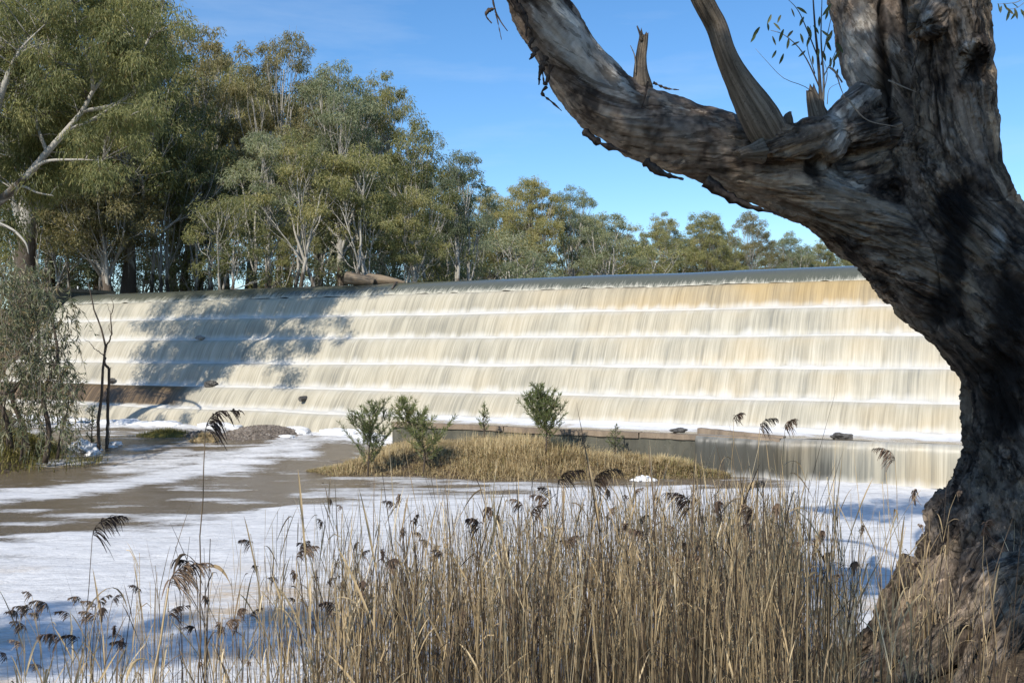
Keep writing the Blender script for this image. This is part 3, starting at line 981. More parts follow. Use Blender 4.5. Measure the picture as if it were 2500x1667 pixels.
# back row: fills the depth, nothing tells these apart
rr = np.random.default_rng(5)
for px, yt, Y, k, i in [(-40, 60, 66, 'tall', 3), (130, 40, 64, 'tall', 2), (240, 120, 70, 'tall', 0), (420, 190, 74, 'tall', 3), (540, 120, 72, 'tall', 2), (610, 170, 78, 'tall', 0), (770, 180, 76, 'tall', 2),
                         (880, 260, 80, 'slim', 1), (60, 330, 58, 'slim', 0), (150, 420, 60, 'slim', 1), (400, 330, 57, 'slim', 1), (500, 380, 58, 'slim', 0), (830, 420, 72, 'slim', 2), (960, 400, 76, 'tall', 1), (1080, 400, 84, 'tall', 3)]:
    place_tree(k, i, px, yt, Y, 'gum tree standing deep in the crowd behind the front trunks', G1, 5.6, rr.uniform(0.95, 1.2), rr.uniform(0, 6.28))
for px, yt, Y, k, i in [(1110, 520, 112, 'tall', 1), (1260, 520, 118, 'tall', 3), (1440, 520, 122, 'tall', 2), (1520, 560, 135, 'tall', 1), (1580, 580, 140, 'tall', 3), (1680, 570, 150, 'tall', 0), (1780, 570, 155, 'tall', 3), (1880, 590, 160, 'tall', 1),
                         (1960, 608, 170, 'tall', 2), (2050, 615, 180, 'tall', 3), (2150, 622, 190, 'tall', 0), (2230, 625, 190, 'tall', 1)]:
    place_tree(k, i, px, yt, Y, 'distant gum tree in the row behind the far skyline crowns', G2, 5.6, rr.uniform(1.0, 1.3), rr.uniform(0, 6.28))

# ---------------------------------------------------------------- leaning gum on the left bank
LY = 33.0
org = np.array([-21.5, LY, 4.6])
LT, LC = MB(), MB()


def lpt(px, py, Y=LY):
    return at(px, py, Y) - org


main = curve([[*lpt(-330, 700), 0.42], [*lpt(-170, 600), 0.36], [*lpt(-60, 530), 0.31], [*lpt(10, 482), 0.26], [*lpt(70, 425), 0.22], [*lpt(115, 372), 0.19], [*lpt(165, 315), 0.16], [*lpt(200, 272), 0.13], [*lpt(228, 222), 0.11], [*lpt(262, 180), 0.08], [*lpt(300, 130), 0.05], [*lpt(330, 80), 0.03]], 44)
main[0, :3] = [0, 0, -0.5]
tt = np.linspace(0, 1, len(main))
LT.tube(main[:, :3], main[:, 3] * 0.56, 12, np.clip(1.1 - tt * 2.0, 0, 1))
LIMBS = [[(70, 425), (110, 395), (180, 390), (250, 392)], [(10, 482), (50, 455), (90, 470), (130, 478)], [(165, 315), (210, 300), (260, 270), (330, 230)], [(-60, 530), (-20, 330), (10, 210), (40, 140), (60, 110), (110, 60)],
         [(30, 150), (70, 120), (120, 105)], [(115, 372), (90, 300), (100, 220), (130, 150)], [(228, 222), (220, 160), (190, 90), (180, 10)], [(-60, 530), (20, 555), (60, 590), (70, 620)], [(200, 272), (290, 250), (370, 180), (410, 130)], [(262, 180), (330, 150), (380, 60), (400, 10)]]
LIMP = []
for q, lm in enumerate(LIMBS):
    Ys = LY + RNG.uniform(-1, 1)
    P = curve([lpt(x, y, LY + (Ys - LY) * min(1, j / 2)) for j, (x, y) in enumerate(lm)], 16)
    LIMP.append(P[3:])
    LT.tube(P, np.linspace(0.15 if q == 3 else 0.07, 0.015, len(P)), 7, 0.0 if q != 3 else 0.05)
rl = np.random.default_rng(77)
LCL = []
for px, py, rpx, n in [(-60, -140, 120, 9), (110, -170, 130, 10), (290, -120, 120, 9), (30, 40, 100, 12), (130, 20, 90, 10), (210, 60, 90, 12), (320, 40, 85, 12), (395, 25, 60, 6), (370, 130, 75, 10), (280, 170, 85, 11), (190, 170, 70, 7), (60, 180, 85, 9),
                       (-200, 60, 90, 20), (-120, 160, 90, 18), (-260, 150, 80, 14), (-90, 250, 80, 16), (-170, 340, 80, 13), (-210, 250, 70, 10), (-60, 480, 70, 10), (-160, 560, 75, 9), (40, 440, 60, 8), (110, 430, 60, 7), (-10, 560, 60, 6), (-20, 300, 90, 9), (70, 395, 55, 8), (140, 340, 55, 8), (205, 262, 55, 8), (60, 330, 80, 8), (250, 270, 70, 8), (330, 250, 70, 8), (160, 400, 60, 5), (260, 350, 90, 9), (-40, 120, 90, 8), (150, 235, 60, 5), (330, 330, 60, 5), (90, 470, 50, 4)]:  # leftmost clumps are out of view, added to shade the weir
    for _ in range(n):
        a_, r_ = rl.uniform(0, 6.28), math.sqrt(rl.random()) * rpx
        behind = (px, py) in ((-60, 480), (40, 440), (110, 430), (70, 395), (140, 340), (205, 262))
        qx, qy = px + r_ * math.cos(a_), py + r_ * math.sin(a_) * 0.9
        dl = seg_dist(np.array([qx]), np.array([qy]), np.array([(-330, 700), (-170, 600), (10, 482), (115, 372), (200, 272), (262, 180)], float))[0][0]
        LCL.append(lpt(qx, qy, LY + (rl.uniform(0.7, 2.8) if (behind or dl < 24) else rl.uniform(-2.2, 2.6))))
LCL = np.array(LCL)
allp = np.vstack([main[14:, :3]] + LIMP)
for c in LCL:
    j = np.argmin(np.linalg.norm(allp - c, axis=1) + 0.6 * np.maximum(0, allp[:, 2] - c[2]))
    a_ = allp[j]
    dist = np.linalg.norm(c - a_)
    if dist > 6.5: continue
    BP = curve(np.array([a_, a_ * 0.5 + c * 0.5 + rl.normal(0, 0.12, 3) + [0, 0, 0.1 * dist], c]), 8)
    LT.tube(BP, np.linspace(min(0.024, 0.008 * dist + 0.008), 0.007, len(BP)), 4, 0.45)
clump_leaves(LC, LCL, rl.uniform(0.6, 1.1, len(LCL)), 330, 0.19, 0.035, rl, 1.0, 0.9, -0.02, 0.02)
link_tree('gum_tree', org, LT, LC, 'olive', 'big leaning gum with a white limb slanting up across the left corner')

# ---------------------------------------------------------------- weeping tree on the left bank, at the water
org = on_level(85, 1130, 0.1); org[2] = 0.05
WY0 = org[1]
M_LEAF['weep'] = leaf_mat('weeping_leaves', [(0.0, (0.10, 0.115, 0.058)), (0.35, (0.22, 0.23, 0.125)), (0.65, (0.35, 0.335, 0.20)), (1.0, (0.45, 0.335, 0.22))], 0.3, 0.45)
WT, WC = MB(), MB()


def wpt(px, py, dY=0.0):
    return at(px, py, WY0 + dY) - org


rw = np.random.default_rng(31)
for st in [[(70, 1135), (60, 1050), (30, 960), (85, 900), (95, 800), (90, 700), (60, 640)], [(110, 1130), (120, 1050), (105, 960), (140, 880), (130, 790), (110, 700)], [(30, 1140), (20, 1040), (-20, 930), (-40, 800), (-30, 690)],
           [(15, 1140), (18, 1080), (10, 1000), (30, 920)], [(140, 1120), (150, 1050), (165, 1000), (170, 930)], [(50, 1135), (55, 1075), (60, 1010)], [(-10, 960), (30, 955), (70, 900)]]:
    dY = rw.uniform(-0.6, 0.6)
    P = curve([wpt(x, y, dY) for x, y in st], 20)
    WT.tube(P, np.linspace(0.085, 0.02, len(P)) * (1.0 if len(st) > 4 else 0.5), 7, 0.9)
hangs = []
for px, py, rx, ry, n in [(60, 660, 70, 40, 30), (95, 730, 70, 60, 40), (20, 780, 70, 90, 52), (120, 840, 60, 70, 36), (40, 870, 80, 90, 24), (70, 720, 90, 80, 14), (60, 900, 70, 60, 30), (160, 900, 35, 50, 16), (150, 1000, 45, 60, 22), (50, 1010, 80, 60, 34), (10, 690, 60, 60, 22), (110, 950, 60, 50, 18), (-30, 900, 60, 120, 26), (185, 940, 14, 30, 5)]:
    for _ in range(n):
        hangs.append(wpt(px + rw.normal(0, 0.5) * rx, py + rw.normal(0, 0.5) * ry, rw.uniform(-1.5, 1.5)))
for h in hangs:
    # a hanging twig with paired drooping leaves
    ln = rw.uniform(0.6, 1.5)
    sway = rw.normal(0, 0.22, 2)
    s = np.linspace(0, 1, 7)
    P = h + np.stack([sway[0] * s + 0.12 * np.sin(3 * s + rw.uniform(0, 6)), sway[1] * s, -ln * s ** 1.3 + 0.12 * np.sin(s * 3)], -1)
    WT.tube(P, np.linspace(0.008, 0.004, 7), 3, 0.3, cap=False)
    n = int(28 * ln * rw.uniform(0.4, 1.3))
    k = rw.random(n) * 6; i0 = np.minimum(k.astype(int), 5); fr = (k - i0)[:, None]
    C = P[i0] * (1 - fr) + P[i0 + 1] * fr
    D = unit(np.array([0, 0, -0.75]) + rw.normal(size=(n, 3)) * 0.58)
    W = unit(np.cross(D, rw.normal(size=(n, 3))))
    WC.leaves(C, D, W, rw.uniform(0.15, 0.27, n), rw.uniform(0.026, 0.044, n), np.clip(0.42 + rw.normal(0, 0.2) + rw.normal(0, 0.18, n), 0, 1), (rw.random(n) < 0.2) * 0.6)
    if rw.random() < 0.12:
        q = wpt(60, 860)
        WT.tube(curve(np.array([h, (h + q) / 2 + rw.normal(0, 0.2, 3), q]), 6), 0.012, 3, 0.3, cap=False)
wt = link_tree('weeping_tree', org, WT, WC, 'weep', 'weeping grey green tree trailing its leaves at the left water edge', M_GREY_BARK)
# ---------------------------------------------------------------- the big river red gum in the foreground
TY = 9.0
TB = np.array([*at(2480, 1000, TY)[:2], 0.75])
GUM = empty('red_gum', TB, 'massive old red gum with a heavy limb reaching left across the sky', 'tree')


def chain(rows, n=40):
    """rows: photo px, py, radius px, depth -> centreline and radii in metres, in the tree's frame"""
    A = np.array([[*at(x, y, Y), r / FPX * Y] for x, y, r, Y in rows])
    C = curve(A, n)
    return C[:, :3] - TB, C[:, 3]


k_ = 2500 / 2352.0
CH = {}
CH['trunk'] = chain([(x * k_, y * k_, r * k_ * 0.96, Y) for x, y, r, Y in [
    (2365, 1640, 300, 9.0), (2360, 1500, 268, 9.0), (2352, 1400, 250, 9.0), (2348, 1300, 238, 9.0), (2345, 1200, 206, 9.0), (2348, 1110, 156, 9.0), (2350, 1030, 132, 9.0), (2350, 920, 134, 9.0), (2345, 830, 152, 9.0), (2318, 740, 176, 9.0),
    (2270, 660, 186, 9.05), (2215, 570, 165, 9.1), (2165, 480, 150, 9.15), (2140, 400, 132, 9.2)]], 90)
CH['stem_right'] = chain([(x * k_, y * k_, r * k_ * 0.96, Y) for x, y, r, Y in [
    (2300, 700, 130, 9.0), (2235, 560, 128, 9.0), (2195, 440, 112, 9.0), (2190, 330, 90, 9.0), (2194, 200, 90, 8.95), (2194, 90, 88, 8.9), (2190, -20, 88, 8.9), (2175, -220, 92, 9.1), (2190, -480, 80, 9.2), (2230, -800, 60, 9.3)]], 60)
CH['stem_left'] = chain([(x * k_, y * k_, r * k_ * 0.96, Y) for x, y, r, Y in [
    (2200, 560, 120, 9.25), (2120, 430, 112, 9.3), (2072, 330, 90, 9.45), (2056, 230, 88, 9.55), (2025, 120, 94, 9.65), (2002, 0, 97, 9.7), (1970, -200, 88, 9.8), (1900, -500, 62, 9.8)]], 50)
CH['limb'] = chain([(x * k_, y * k_, r * k_ * 0.875, Y) for x, y, r, Y in [
    (2290, 760, 140, 9.05), (2180, 660, 142, 9.1), (2080, 575, 122, 9.12), (1990, 515, 107, 9.1), (1900, 462, 98, 9.05), (1800, 408, 94, 9.0), (1700, 358, 97, 8.95), (1600, 322, 101, 8.9), (1500, 292, 98, 8.85),
    (1412, 248, 90, 8.8), (1345, 180, 87, 8.75), (1290, 95, 84, 8.7), (1238, 0, 82, 8.65), (1175, -120, 74, 8.6), (1090, -300, 62, 8.5), (980, -520, 45, 8.4)]], 90)
CH['burl_limb'] = chain([(x * k_, y * k_, r * k_, Y) for x, y, r, Y in [(1990, 215, 44, 9.1), (1955, 250, 47, 8.95), (1922, 295, 47, 8.82), (1902, 340, 42, 8.72), (1893, 362, 28, 8.7)]], 20)
CH['burl_right'] = chain([(x * k_, y * k_, r * k_, Y) for x, y, r, Y in [(2160, 30, 60, 8.95), (2138, 40, 52, 8.8), (2122, 52, 44, 8.68), (2116, 58, 32, 8.61)]], 14)
CH['knob_right'] = chain([(x * k_, y * k_, r * k_, Y) for x, y, r, Y in [(2200, 90, 66, 8.95), (2218, 112, 58, 8.8), (2234, 130, 52, 8.66), (2242, 140, 46, 8.58)]], 14)
CH['collar'] = chain([(x * k_, y * k_, r * k_, Y) for x, y, r, Y in [(2020, 300, 60, 9.1), (1945, 305, 48, 8.85), (1850, 318, 42, 8.65), (1775, 335, 36, 8.5), (1725, 350, 20, 8.45), (1700, 358, 10, 8.42)]], 24)
CH['saddle'] = chain([(x * k_, y * k_, r * k_, Y) for x, y, r, Y in [(2020, 400, 70, 9.2), (1970, 420, 70, 9.1), (1910, 415, 62, 9.05), (1850, 385, 50, 9.02), (1800, 365, 40, 9.0)]], 14)
CH['dead_base'] = chain([(x * k_, y * k_, r * k_, Y) for x, y, r, Y in [(1860, 322, 40, 8.68), (1800, 325, 46, 8.6), (1762, 300, 43, 8.53), (1742, 262, 38, 8.47), (1728, 238, 33, 8.45)]], 14)
ROOTS = [[(2200, 1330, 80, 8.7), (2110, 1440, 66, 8.4), (2040, 1520, 48, 8.1), (1960, 1600, 34, 7.8)], [(2300, 1300, 90, 8.5), (2230, 1420, 60, 8.0), (2160, 1500, 40, 7.7), (2060, 1570, 30, 7.4)],
         [(2400, 1290, 60, 8.35), (2330, 1305, 34, 8.0), (2270, 1330, 30, 7.85), (2230, 1400, 26, 7.75), (2195, 1430, 22, 7.7), (2120, 1500, 17, 7.55), (2060, 1530, 12, 7.4)], [(2330, 1290, 40, 8.1), (2300, 1350, 27, 7.85), (2265, 1420, 22, 7.7), (2225, 1500, 17, 7.5), (2190, 1580, 15, 7.3)],
         [(2420, 1400, 80, 8.3), (2330, 1440, 44, 7.9), (2250, 1530, 32, 7.6), (2190, 1610, 30, 7.3)], [(2130, 1300, 60, 8.9), (2060, 1420, 50, 8.8), (1980, 1500, 36, 8.7), (1880, 1570, 24, 8.6)]]
for i, r in enumerate(ROOTS):
    CH['root%d' % i] = chain([(x * k_, y * k_, q * k_, Y) for x, y, q, Y in r], 22)

NAMES = list(CH)
tb = MB()
for nme in NAMES:
    P, R = CH[nme]
    tb.tube(P, R, 18)
raw = mesh_obj('trunk', np.concatenate(tb.V), tb.F, M_GUM_BARK)
md = raw.modifiers.new('remesh', 'REMESH')
md.mode = 'VOXEL'; md.voxel_size = 0.0145; md.adaptivity = 0
sm = raw.modifiers.new('smooth', 'SMOOTH'); sm.factor = 0.5; sm.iterations = 12
dg = bpy.context.evaluated_depsgraph_get()
ev = raw.evaluated_get(dg).to_mesh()
nv = len(ev.vertices)
TV = np.empty(nv * 3, np.float32); ev.vertices.foreach_get('co', TV); TV = TV.reshape(-1, 3).astype(float)
TN = np.empty(nv * 3, np.float32); ev.vertex_normals.foreach_get('vector', TN); TN = TN.reshape(-1, 3).astype(float)
lt = np.empty(len(ev.polygons), np.int32); ev.polygons.foreach_get('loop_total', lt)
lv = np.empty(len(ev.loops), np.int32); ev.loops.foreach_get('vertex_index', lv)
ls = np.concatenate([[0], np.cumsum(lt)[:-1]])
TF = []
for cnt in (3, 4):
    m_ = lt == cnt
    if m_.any(): TF.append(np.stack([lv[ls[m_] + q] for q in range(cnt)], -1))
raw.evaluated_get(dg).to_mesh_clear()
bpy.data.objects.remove(raw)

# nearest chain: distance along it and offset from its axis, blended where chains meet
dist = np.full((len(NAMES), nv), 1e3); SS = np.zeros((len(NAMES), nv)); RR = np.ones((len(NAMES), nv)); OFF = np.zeros((len(NAMES), nv, 3))
for ci, nme in enumerate(NAMES):
    P, R = CH[nme]
    sl = np.concatenate([[0], np.cumsum(np.linalg.norm(np.diff(P, axis=0), axis=1))])
    lo, hi = P.min(0) - 0.9, P.max(0) + 0.9
    sel = np.where(((TV > lo) & (TV < hi)).all(1))[0]
    best = np.full(len(sel), 1e3)
    for i in range(len(P) - 1):
        ab_ = P[i + 1] - P[i]
        t_ = np.clip(((TV[sel] - P[i]) @ ab_) / (ab_ @ ab_), 0, 1)
        o_ = TV[sel] - P[i] - t_[:, None] * ab_
        r_ = R[i] * (1 - t_) + R[i + 1] * t_
        dd = np.linalg.norm(o_, axis=1) - r_
        q = dd < best
        best[q] = dd[q]
    # soft average over neighbouring pieces of the axis, so the grain has no kinks at the bends
    aw = np.zeros(len(sel)); as_ = np.zeros(len(sel)); ar_ = np.zeros(len(sel)); ao_ = np.zeros((len(sel), 3))
    for i in range(len(P) - 1):
        ab_ = P[i + 1] - P[i]
        t_ = np.clip(((TV[sel] - P[i]) @ ab_) / (ab_ @ ab_), 0, 1)
        o_ = TV[sel] - P[i] - t_[:, None] * ab_
        r_ = R[i] * (1 - t_) + R[i + 1] * t_
        w_ = np.exp(-(np.linalg.norm(o_, axis=1) - r_ - best) / 0.03)
        aw += w_; as_ += w_ * (sl[i] + t_ * (sl[i + 1] - sl[i])); ar_ += w_ * r_; ao_ += w_[:, None] * o_
    SS[ci, sel] = as_ / aw; RR[ci, sel] = ar_ / aw; OFF[ci, sel] = ao_ / aw[:, None]
    dist[ci, sel] = best
wgt = np.exp(-(dist - dist.min(0)) / 0.035)
wgt /= wgt.sum(0)


def bark_field(freq, along, seed, octv=3, rough=0.55):
    """noise drawn out along the grain of each limb"""
    out = np.zeros(nv)
    for ci in range(len(NAMES)):
        sel = np.where(wgt[ci] > 0.02)[0]
        if not len(sel): continue
        o_ = OFF[ci, sel]
        q = unit(o_) * np.maximum(RR[ci, sel], 0.05)[:, None] * freq
        # twist the grain a little and run slowly along the limb
        q = q + (SS[ci, sel] * along)[:, None] * np.array([0.62, -0.35, 0.70]) + ci * 13.7
        out[sel] += wgt[ci, sel] * fbm(q, octv, seed, rough)
    return out


big = fbm(TV * 1.6, 3, 41)
lump = fbm(TV * 4.5, 3, 42)
g1 = bark_field(8.0, 2.2, 43, 5, 0.6)
g2 = bark_field(26.0, 5.0, 44, 3)
ridge = 1 - np.abs(bark_field(15.0, 1.6, 45, 3)) * 2.0
fold = bark_field(5.5, 1.1, 46, 2)
plate = bark_field(3.6, 1.0, 47, 5, 0.58)
plate2 = bark_field(7.0, 2.6, 48, 5, 0.6)                     # peeling plates
hgt = TV[:, 2] + TB[2]
w_tr = sum(wgt[i] for i, n_ in enumerate(NAMES) if n_ in ('trunk', 'stem_right', 'saddle') or n_.startswith('root'))
w_limb = wgt[NAMES.index('limb')] + wgt[NAMES.index('stem_left')] * 0.6 + wgt[NAMES.index('burl_limb')] * 0.2
s_limb = SS[NAMES.index('limb')] / SS[NAMES.index('limb')].max()
smoothb = np.clip(w_limb * sstep(0.22, 0.46, s_limb) + wgt[NAMES.index('stem_left')] * 0.4 + wgt[NAMES.index('burl_limb')] * 0.5, 0, 1)
roughb = 1 - 0.72 * smoothb
cut = sstep(0.02, 0.12, plate + 0.18 * g1 - 0.02)         # 1 on thick old bark, 0 where it has shed
under = sstep(0.15, -0.6, TN[:, 2])                      # loose bark hangs on the under side of the limb
dsp = big * 0.050 + lump * 0.034 + fold * 0.034 * (1 - 0.6 * smoothb) + g1 * 0.014 * roughb + g2 * 0.006 * roughb + (ridge - 0.4) * 0.008 * roughb + cut * 0.012 + 0.022 * roughb * sstep(0.0, 0.05, plate2)
dsp += under * smoothb * np.maximum(0, g1 + 0.1) * 0.05
rz = RR[np.argmax(wgt, 0), np.arange(nv)]
dsp *= np.clip(rz / 0.16, 0.25, 1.0)
# deep narrow fissures in the old bark
crk = 1 - np.abs(bark_field(13.0, 2.0, 145, 3, 0.6)) * 3.2
crk2 = 1 - np.abs(bark_field(24.0, 3.4, 146, 2, 0.5)) * 3.0
fiss = np.clip(np.maximum(crk, 0) ** 2.2 * 1.0 + np.maximum(crk2, 0) ** 2.5 * 0.5, 0, 1.2) * np.clip(roughb - 0.15, 0, 1) * (0.25 + 0.75 * sstep(-0.12, 0.12, plate2))
footz = sstep(2.6, 1.6, hgt) * wgt[NAMES.index('trunk')]
dsp += footz * bark_field(5.0, 0.6, 149, 3) * 0.13
dsp -= fiss * 0.030 * np.clip(rz / 0.16, 0.25, 1.0)
dsp -= dsp.mean() + 0.012
TV2 = TV + TN * dsp[:, None]


def lerp3(f, stops):
    xs = [s[0] for s in stops]; cs = np.array([s[1] for s in stops])
    return np.stack([np.interp(f, xs, cs[:, i]) for i in range(3)], -1)


def mixc(f, a, b):
    return a * (1 - f[:, None]) + np.asarray(b) * f[:, None]


fine = fbm(TV * 34, 2, 51)
dsp_done = 1
blot = fbm(TV * [7, 7, 3.2], 4, 77)
rough_c = lerp3(0.47 + 0.20 * g1 + 0.10 * g2 + 0.22 * fine + 0.30 * lump + 0.25 * big + 0.45 * blot, [(0.15, (0.05, 0.037, 0.029)), (0.36, (0.15, 0.113, 0.084)), (0.55, (0.27, 0.208, 0.153)), (0.75, (0.38, 0.30, 0.225)), (0.95, (0.48, 0.39, 0.295))])
pale_c = lerp3(0.5 + 0.6 * lump + 0.25 * fine + 0.3 * g2, [(0.2, (0.30, 0.27, 0.23)), (0.5, (0.46, 0.42, 0.36)), (0.8, (0.60, 0.56, 0.49))])
grey_c = lerp3(0.5 + 0.12 * g1 + 0.35 * fine + 0.35 * lump + 0.35 * blot, [(0.2, (0.085, 0.066, 0.053)), (0.5, (0.170, 0.138, 0.112)), (0.8, (0.25, 0.205, 0.165))])
grey_c = mixc(sstep(0.03, 0.06, plate2 - 0.10), grey_c, 0) + np.array([0.30, 0.25, 0.20])[None] * sstep(0.03, 0.06, plate2 - 0.10)[:, None]
shed = sstep(0.012, -0.02, plate + 0.12 * big + 0.075 + 0.02 * fine)
colr = mixc(sstep(0.1, 0.6, smoothb), rough_c, grey_c)
colr = mixc(shed * np.clip(smoothb * 1.3 + 0.12, 0, 1), colr, 0)  + pale_c * (shed * np.clip(smoothb * 1.3 + 0.12, 0, 1))[:, None]
ub = np.clip(under * smoothb * sstep(-0.25, 0.15, g1 + plate * 0.5), 0, 1)
colr = mixc(ub, colr, 0) + rough_c * ub[:, None]
# tan patches where outer bark has flaked off the trunk, black scars and hollows, painted crevice shade
tan = sstep(0.02, 0.06, bark_field(4.0, 1.6, 61, 5, 0.6) + 0.10 * lump - 0.03) * (1 - 0.8 * smoothb) * 0.85
colr = mixc(tan, colr, 0) + (rough_c * 0.55 + np.array([0.20, 0.152, 0.10])) * tan[:, None]
fiss = fiss * (1 - 0.75 * tan)


def spot(px, py, rx, ry, Y=8.6):
    c = at(px * k_, py * k_, Y) - TB
    e = np.hypot((TV[:, 0] - c[0]) / (rx * k_ / FPX * 9), (TV[:, 2] - c[2]) / (ry * k_ / FPX * 9))
    return e + 0.45 * g1 + 0.35 * lump


front = sstep(0.25, -0.15, TN[:, 1])
for px, py, rx, ry in [(2094, 20, 12, 80), (2099, 130, 13, 70), (2082, 240, 12, 70), (2248, 142, 40, 46), (2195, 480, 46, 60), (2185, 590, 22, 60), (2180, 700, 26, 60), (2290, 760, 40, 150), (2310, 900, 36, 120), (1880, 380, 26, 26)]:  # narrow spots paint crevice shade where the two stems meet
    f = sstep(1.25, 0.55, spot(px, py, rx, ry)) * front
    colr = mixc(f * 0.93, colr, (0.014, 0.012, 0.011))
    TV2 -= TN * (f * (0.11 if rx < 14 else 0.035))[:, None]
for px, py, rx, ry in [(2275, 560, 18, 42), (2150, 1235, 26, 34), (1960, 400, 60, 34), (1925, 285, 26, 50), (2215, 100, 20, 60), (2048, 60, 36, 130), (2128, 45, 20, 30)]:
    f = sstep(1.15, 0.5, spot(px, py, rx, ry)) * front
    colr = mixc(f, colr, 0) + pale_c * f[:, None]
dirt = sstep(2.5, 1.4, hgt) * sstep(-0.2, 0.3, fbm(TV * 3, 3, 71) + 0.15)
dirt = dirt * 0.6
colr = mixc(dirt * 0.8, colr, 0) + (np.array([0.21, 0.165, 0.12])[None] * (0.8 + 0.5 * fine)[:, None]) * (dirt * 0.8)[:, None]
dark_patch = sstep(4.9, 3.4, hgt) * sstep(1.7, 2.6, hgt) * sstep(-0.22, 0.18, blot + 0.6 * lump) * wgt[NAMES.index('trunk')]  # blotchy darkening over the lower trunk
colr = mixc(dark_patch * 0.72, colr, (0.022, 0.018, 0.015))
colr = colr * (0.86 + 0.14 * smoothb)[:, None]
colr = colr * (1 - 0.75 * np.clip(fiss, 0, 1))[:, None]
colr = np.clip(colr, 0.006, 0.75)
# coordinates along the grain, for the fine plates and cracks in the material
dom = np.argmax(wgt, 0)
ar_n = np.arange(nv)
GRN = unit(OFF[dom, ar_n]) * np.maximum(RR[dom, ar_n], 0.04)[:, None] + (SS[dom, ar_n] * 0.27)[:, None] * np.array([0.62, -0.35, 0.70]) + (dom * 3.7)[:, None]


def mat_redgum():
    t = NT('red_gum_bark')
    c = t.attr('bark')
    p = t.pos()
    g = t.attr('grain')
    ro = t.xyz(t.attr('bark_kind'))[0]
    n1 = t.noise(g, 42, 6, 0.75)
    n2 = t.noise(p, 110, 4, 0.65)
    wv = t.n('VectorMath', operation='ADD')
    nz = t.n('TexNoise'); t.put(nz.inputs['Vector'], g); nz.inputs['Scale'].default_value = 9; nz.inputs['Detail'].default_value = 4
    sc_ = t.n('VectorMath', operation='SCALE'); t.t.links.new(nz.outputs['Color'], sc_.inputs[0]); sc_.inputs['Scale'].default_value = 0.13
    t.t.links.new(g, wv.inputs[0]); t.t.links.new(sc_.outputs[0], wv.inputs[1])
    e1 = t.voronoi(wv.outputs[0], 8, 'DISTANCE_TO_EDGE')
    e2 = t.voronoi(wv.outputs[0], 21, 'DISTANCE_TO_EDGE')
    c1 = t.smooth(e1, 0.02, 0.15)
    c2 = t.smooth(e2, 0.0, 0.20)
    plates = t.math('ADD', t.math('MULTIPLY', c1, 0.65), t.math('MULTIPLY', c2, 0.35))
    f = t.math('ADD', t.math('MULTIPLY', n1, 0.6), t.math('MULTIPLY', n2, 0.4))
    col = t.mix(t.math('ADD', 0.35, t.math('MULTIPLY', ro, 0.35)), c, t.mix(1.0, c, t.ramp(f, [(0.32, 0.4), (0.5, 1.0), (0.68, 1.55)]), 'MULTIPLY'))
    # flakes of bark with crisp edges: lighter where one has just come away, darker where an old one still sits
    gf = t.attr('flake')
    fl = t.noise(gf, 5.5, 7, 0.6, 0.3)
    fl2 = t.noise(gf, 16, 6, 0.62, 0.3)
    col = t.mix(t.math('MULTIPLY', t.smooth(fl, 0.572, 0.582), 0.85), col, t.mix(1.0, col, (1.85, 1.76, 1.65), 'MULTIPLY'))
    col = t.mix(t.math('MULTIPLY', t.smooth(fl, 0.425, 0.415), 0.8), col, t.mix(1.0, col, (0.42, 0.40, 0.38), 'MULTIPLY'))
    col = t.mix(t.math('MULTIPLY', t.smooth(fl2, 0.61, 0.622), 0.7), col, t.mix(1.0, col, (0.4, 0.38, 0.36), 'MULTIPLY'))
    dk = t.math('MULTIPLY', ro, t.math('MULTIPLY', t.math('SUBTRACT', 1.0, plates), 0.92))
    col = t.mix(dk, col, (0.014, 0.011, 0.009))
    f = t.math('ADD', f, t.math('MULTIPLY', t.smooth(fl, 0.575, 0.555), 0.5))
    h = t.math('ADD', t.math('MULTIPLY', f, 0.7), t.math('MULTIPLY', t.math('MULTIPLY', plates, ro), 1.3))
    return t.done(t.princ(col, 0.9, 0.18, t.bump(h, 0.9, 0.03)))


M_REDGUM = mat_redgum()


def colour_attr(me, name, C):
    a = me.attributes.new(name, 'FLOAT_VECTOR', 'POINT')
    a.data.foreach_set('vector', np.ascontiguousarray(C, np.float32).ravel())


trunk = mesh_obj('trunk', TV2, TF, M_REDGUM, GUM, True)
colour_attr(trunk.data, 'bark', colr)
colour_attr(trunk.data, 'grain', GRN)
colour_attr(trunk.data, 'flake', unit(OFF[dom, ar_n]) * np.maximum(RR[dom, ar_n], 0.04)[:, None] + (SS[dom, ar_n] * 0.52)[:, None] * np.array([0.62, -0.35, 0.70]) + (dom * 5.3)[:, None])
colour_attr(trunk.data, 'bark_kind', np.repeat((np.clip(roughb * 1.15 - 0.25 - 0.75 * shed * (1 - roughb) * 1.4, 0, 1) * (0.32 + 0.68 * sstep(-0.02, 0.14, plate2 + 0.25 * lump)) * (1 - 0.35 * tan))[:, None], 3, 1))

# ---- parts: dead branch, broken stubs, bark strips, leafy shoots
M_DEADWOOD = None
def mat_deadwood():
    t = NT('dead_wood')
    a = t.xyz(t.attr())
    p = t.obj()
    n = t.noise(t.comb(t.math('MULTIPLY', a[0], 5.0), t.math('MULTIPLY', a[1], 1.2), a[2]), 1, 5, 0.7, 0.4)
    n2 = t.noise(p, 45, 4, 0.7)
    col = t.ramp(n, [(0.3, (0.045, 0.036, 0.028)), (0.46, (0.15, 0.12, 0.088)), (0.58, (0.26, 0.21, 0.155)), (0.72, (0.36, 0.30, 0.23))])
    col = t.mix(t.smooth(n2, 0.55, 0.72), col, (0.07, 0.055, 0.04))
    return t.done(t.princ(col, 0.9, 0.15, t.bump(t.math('ADD', n, t.math('MULTIPLY', n2, 0.4)), 0.9, 0.03)))


M_DEADWOOD = mat_deadwood()


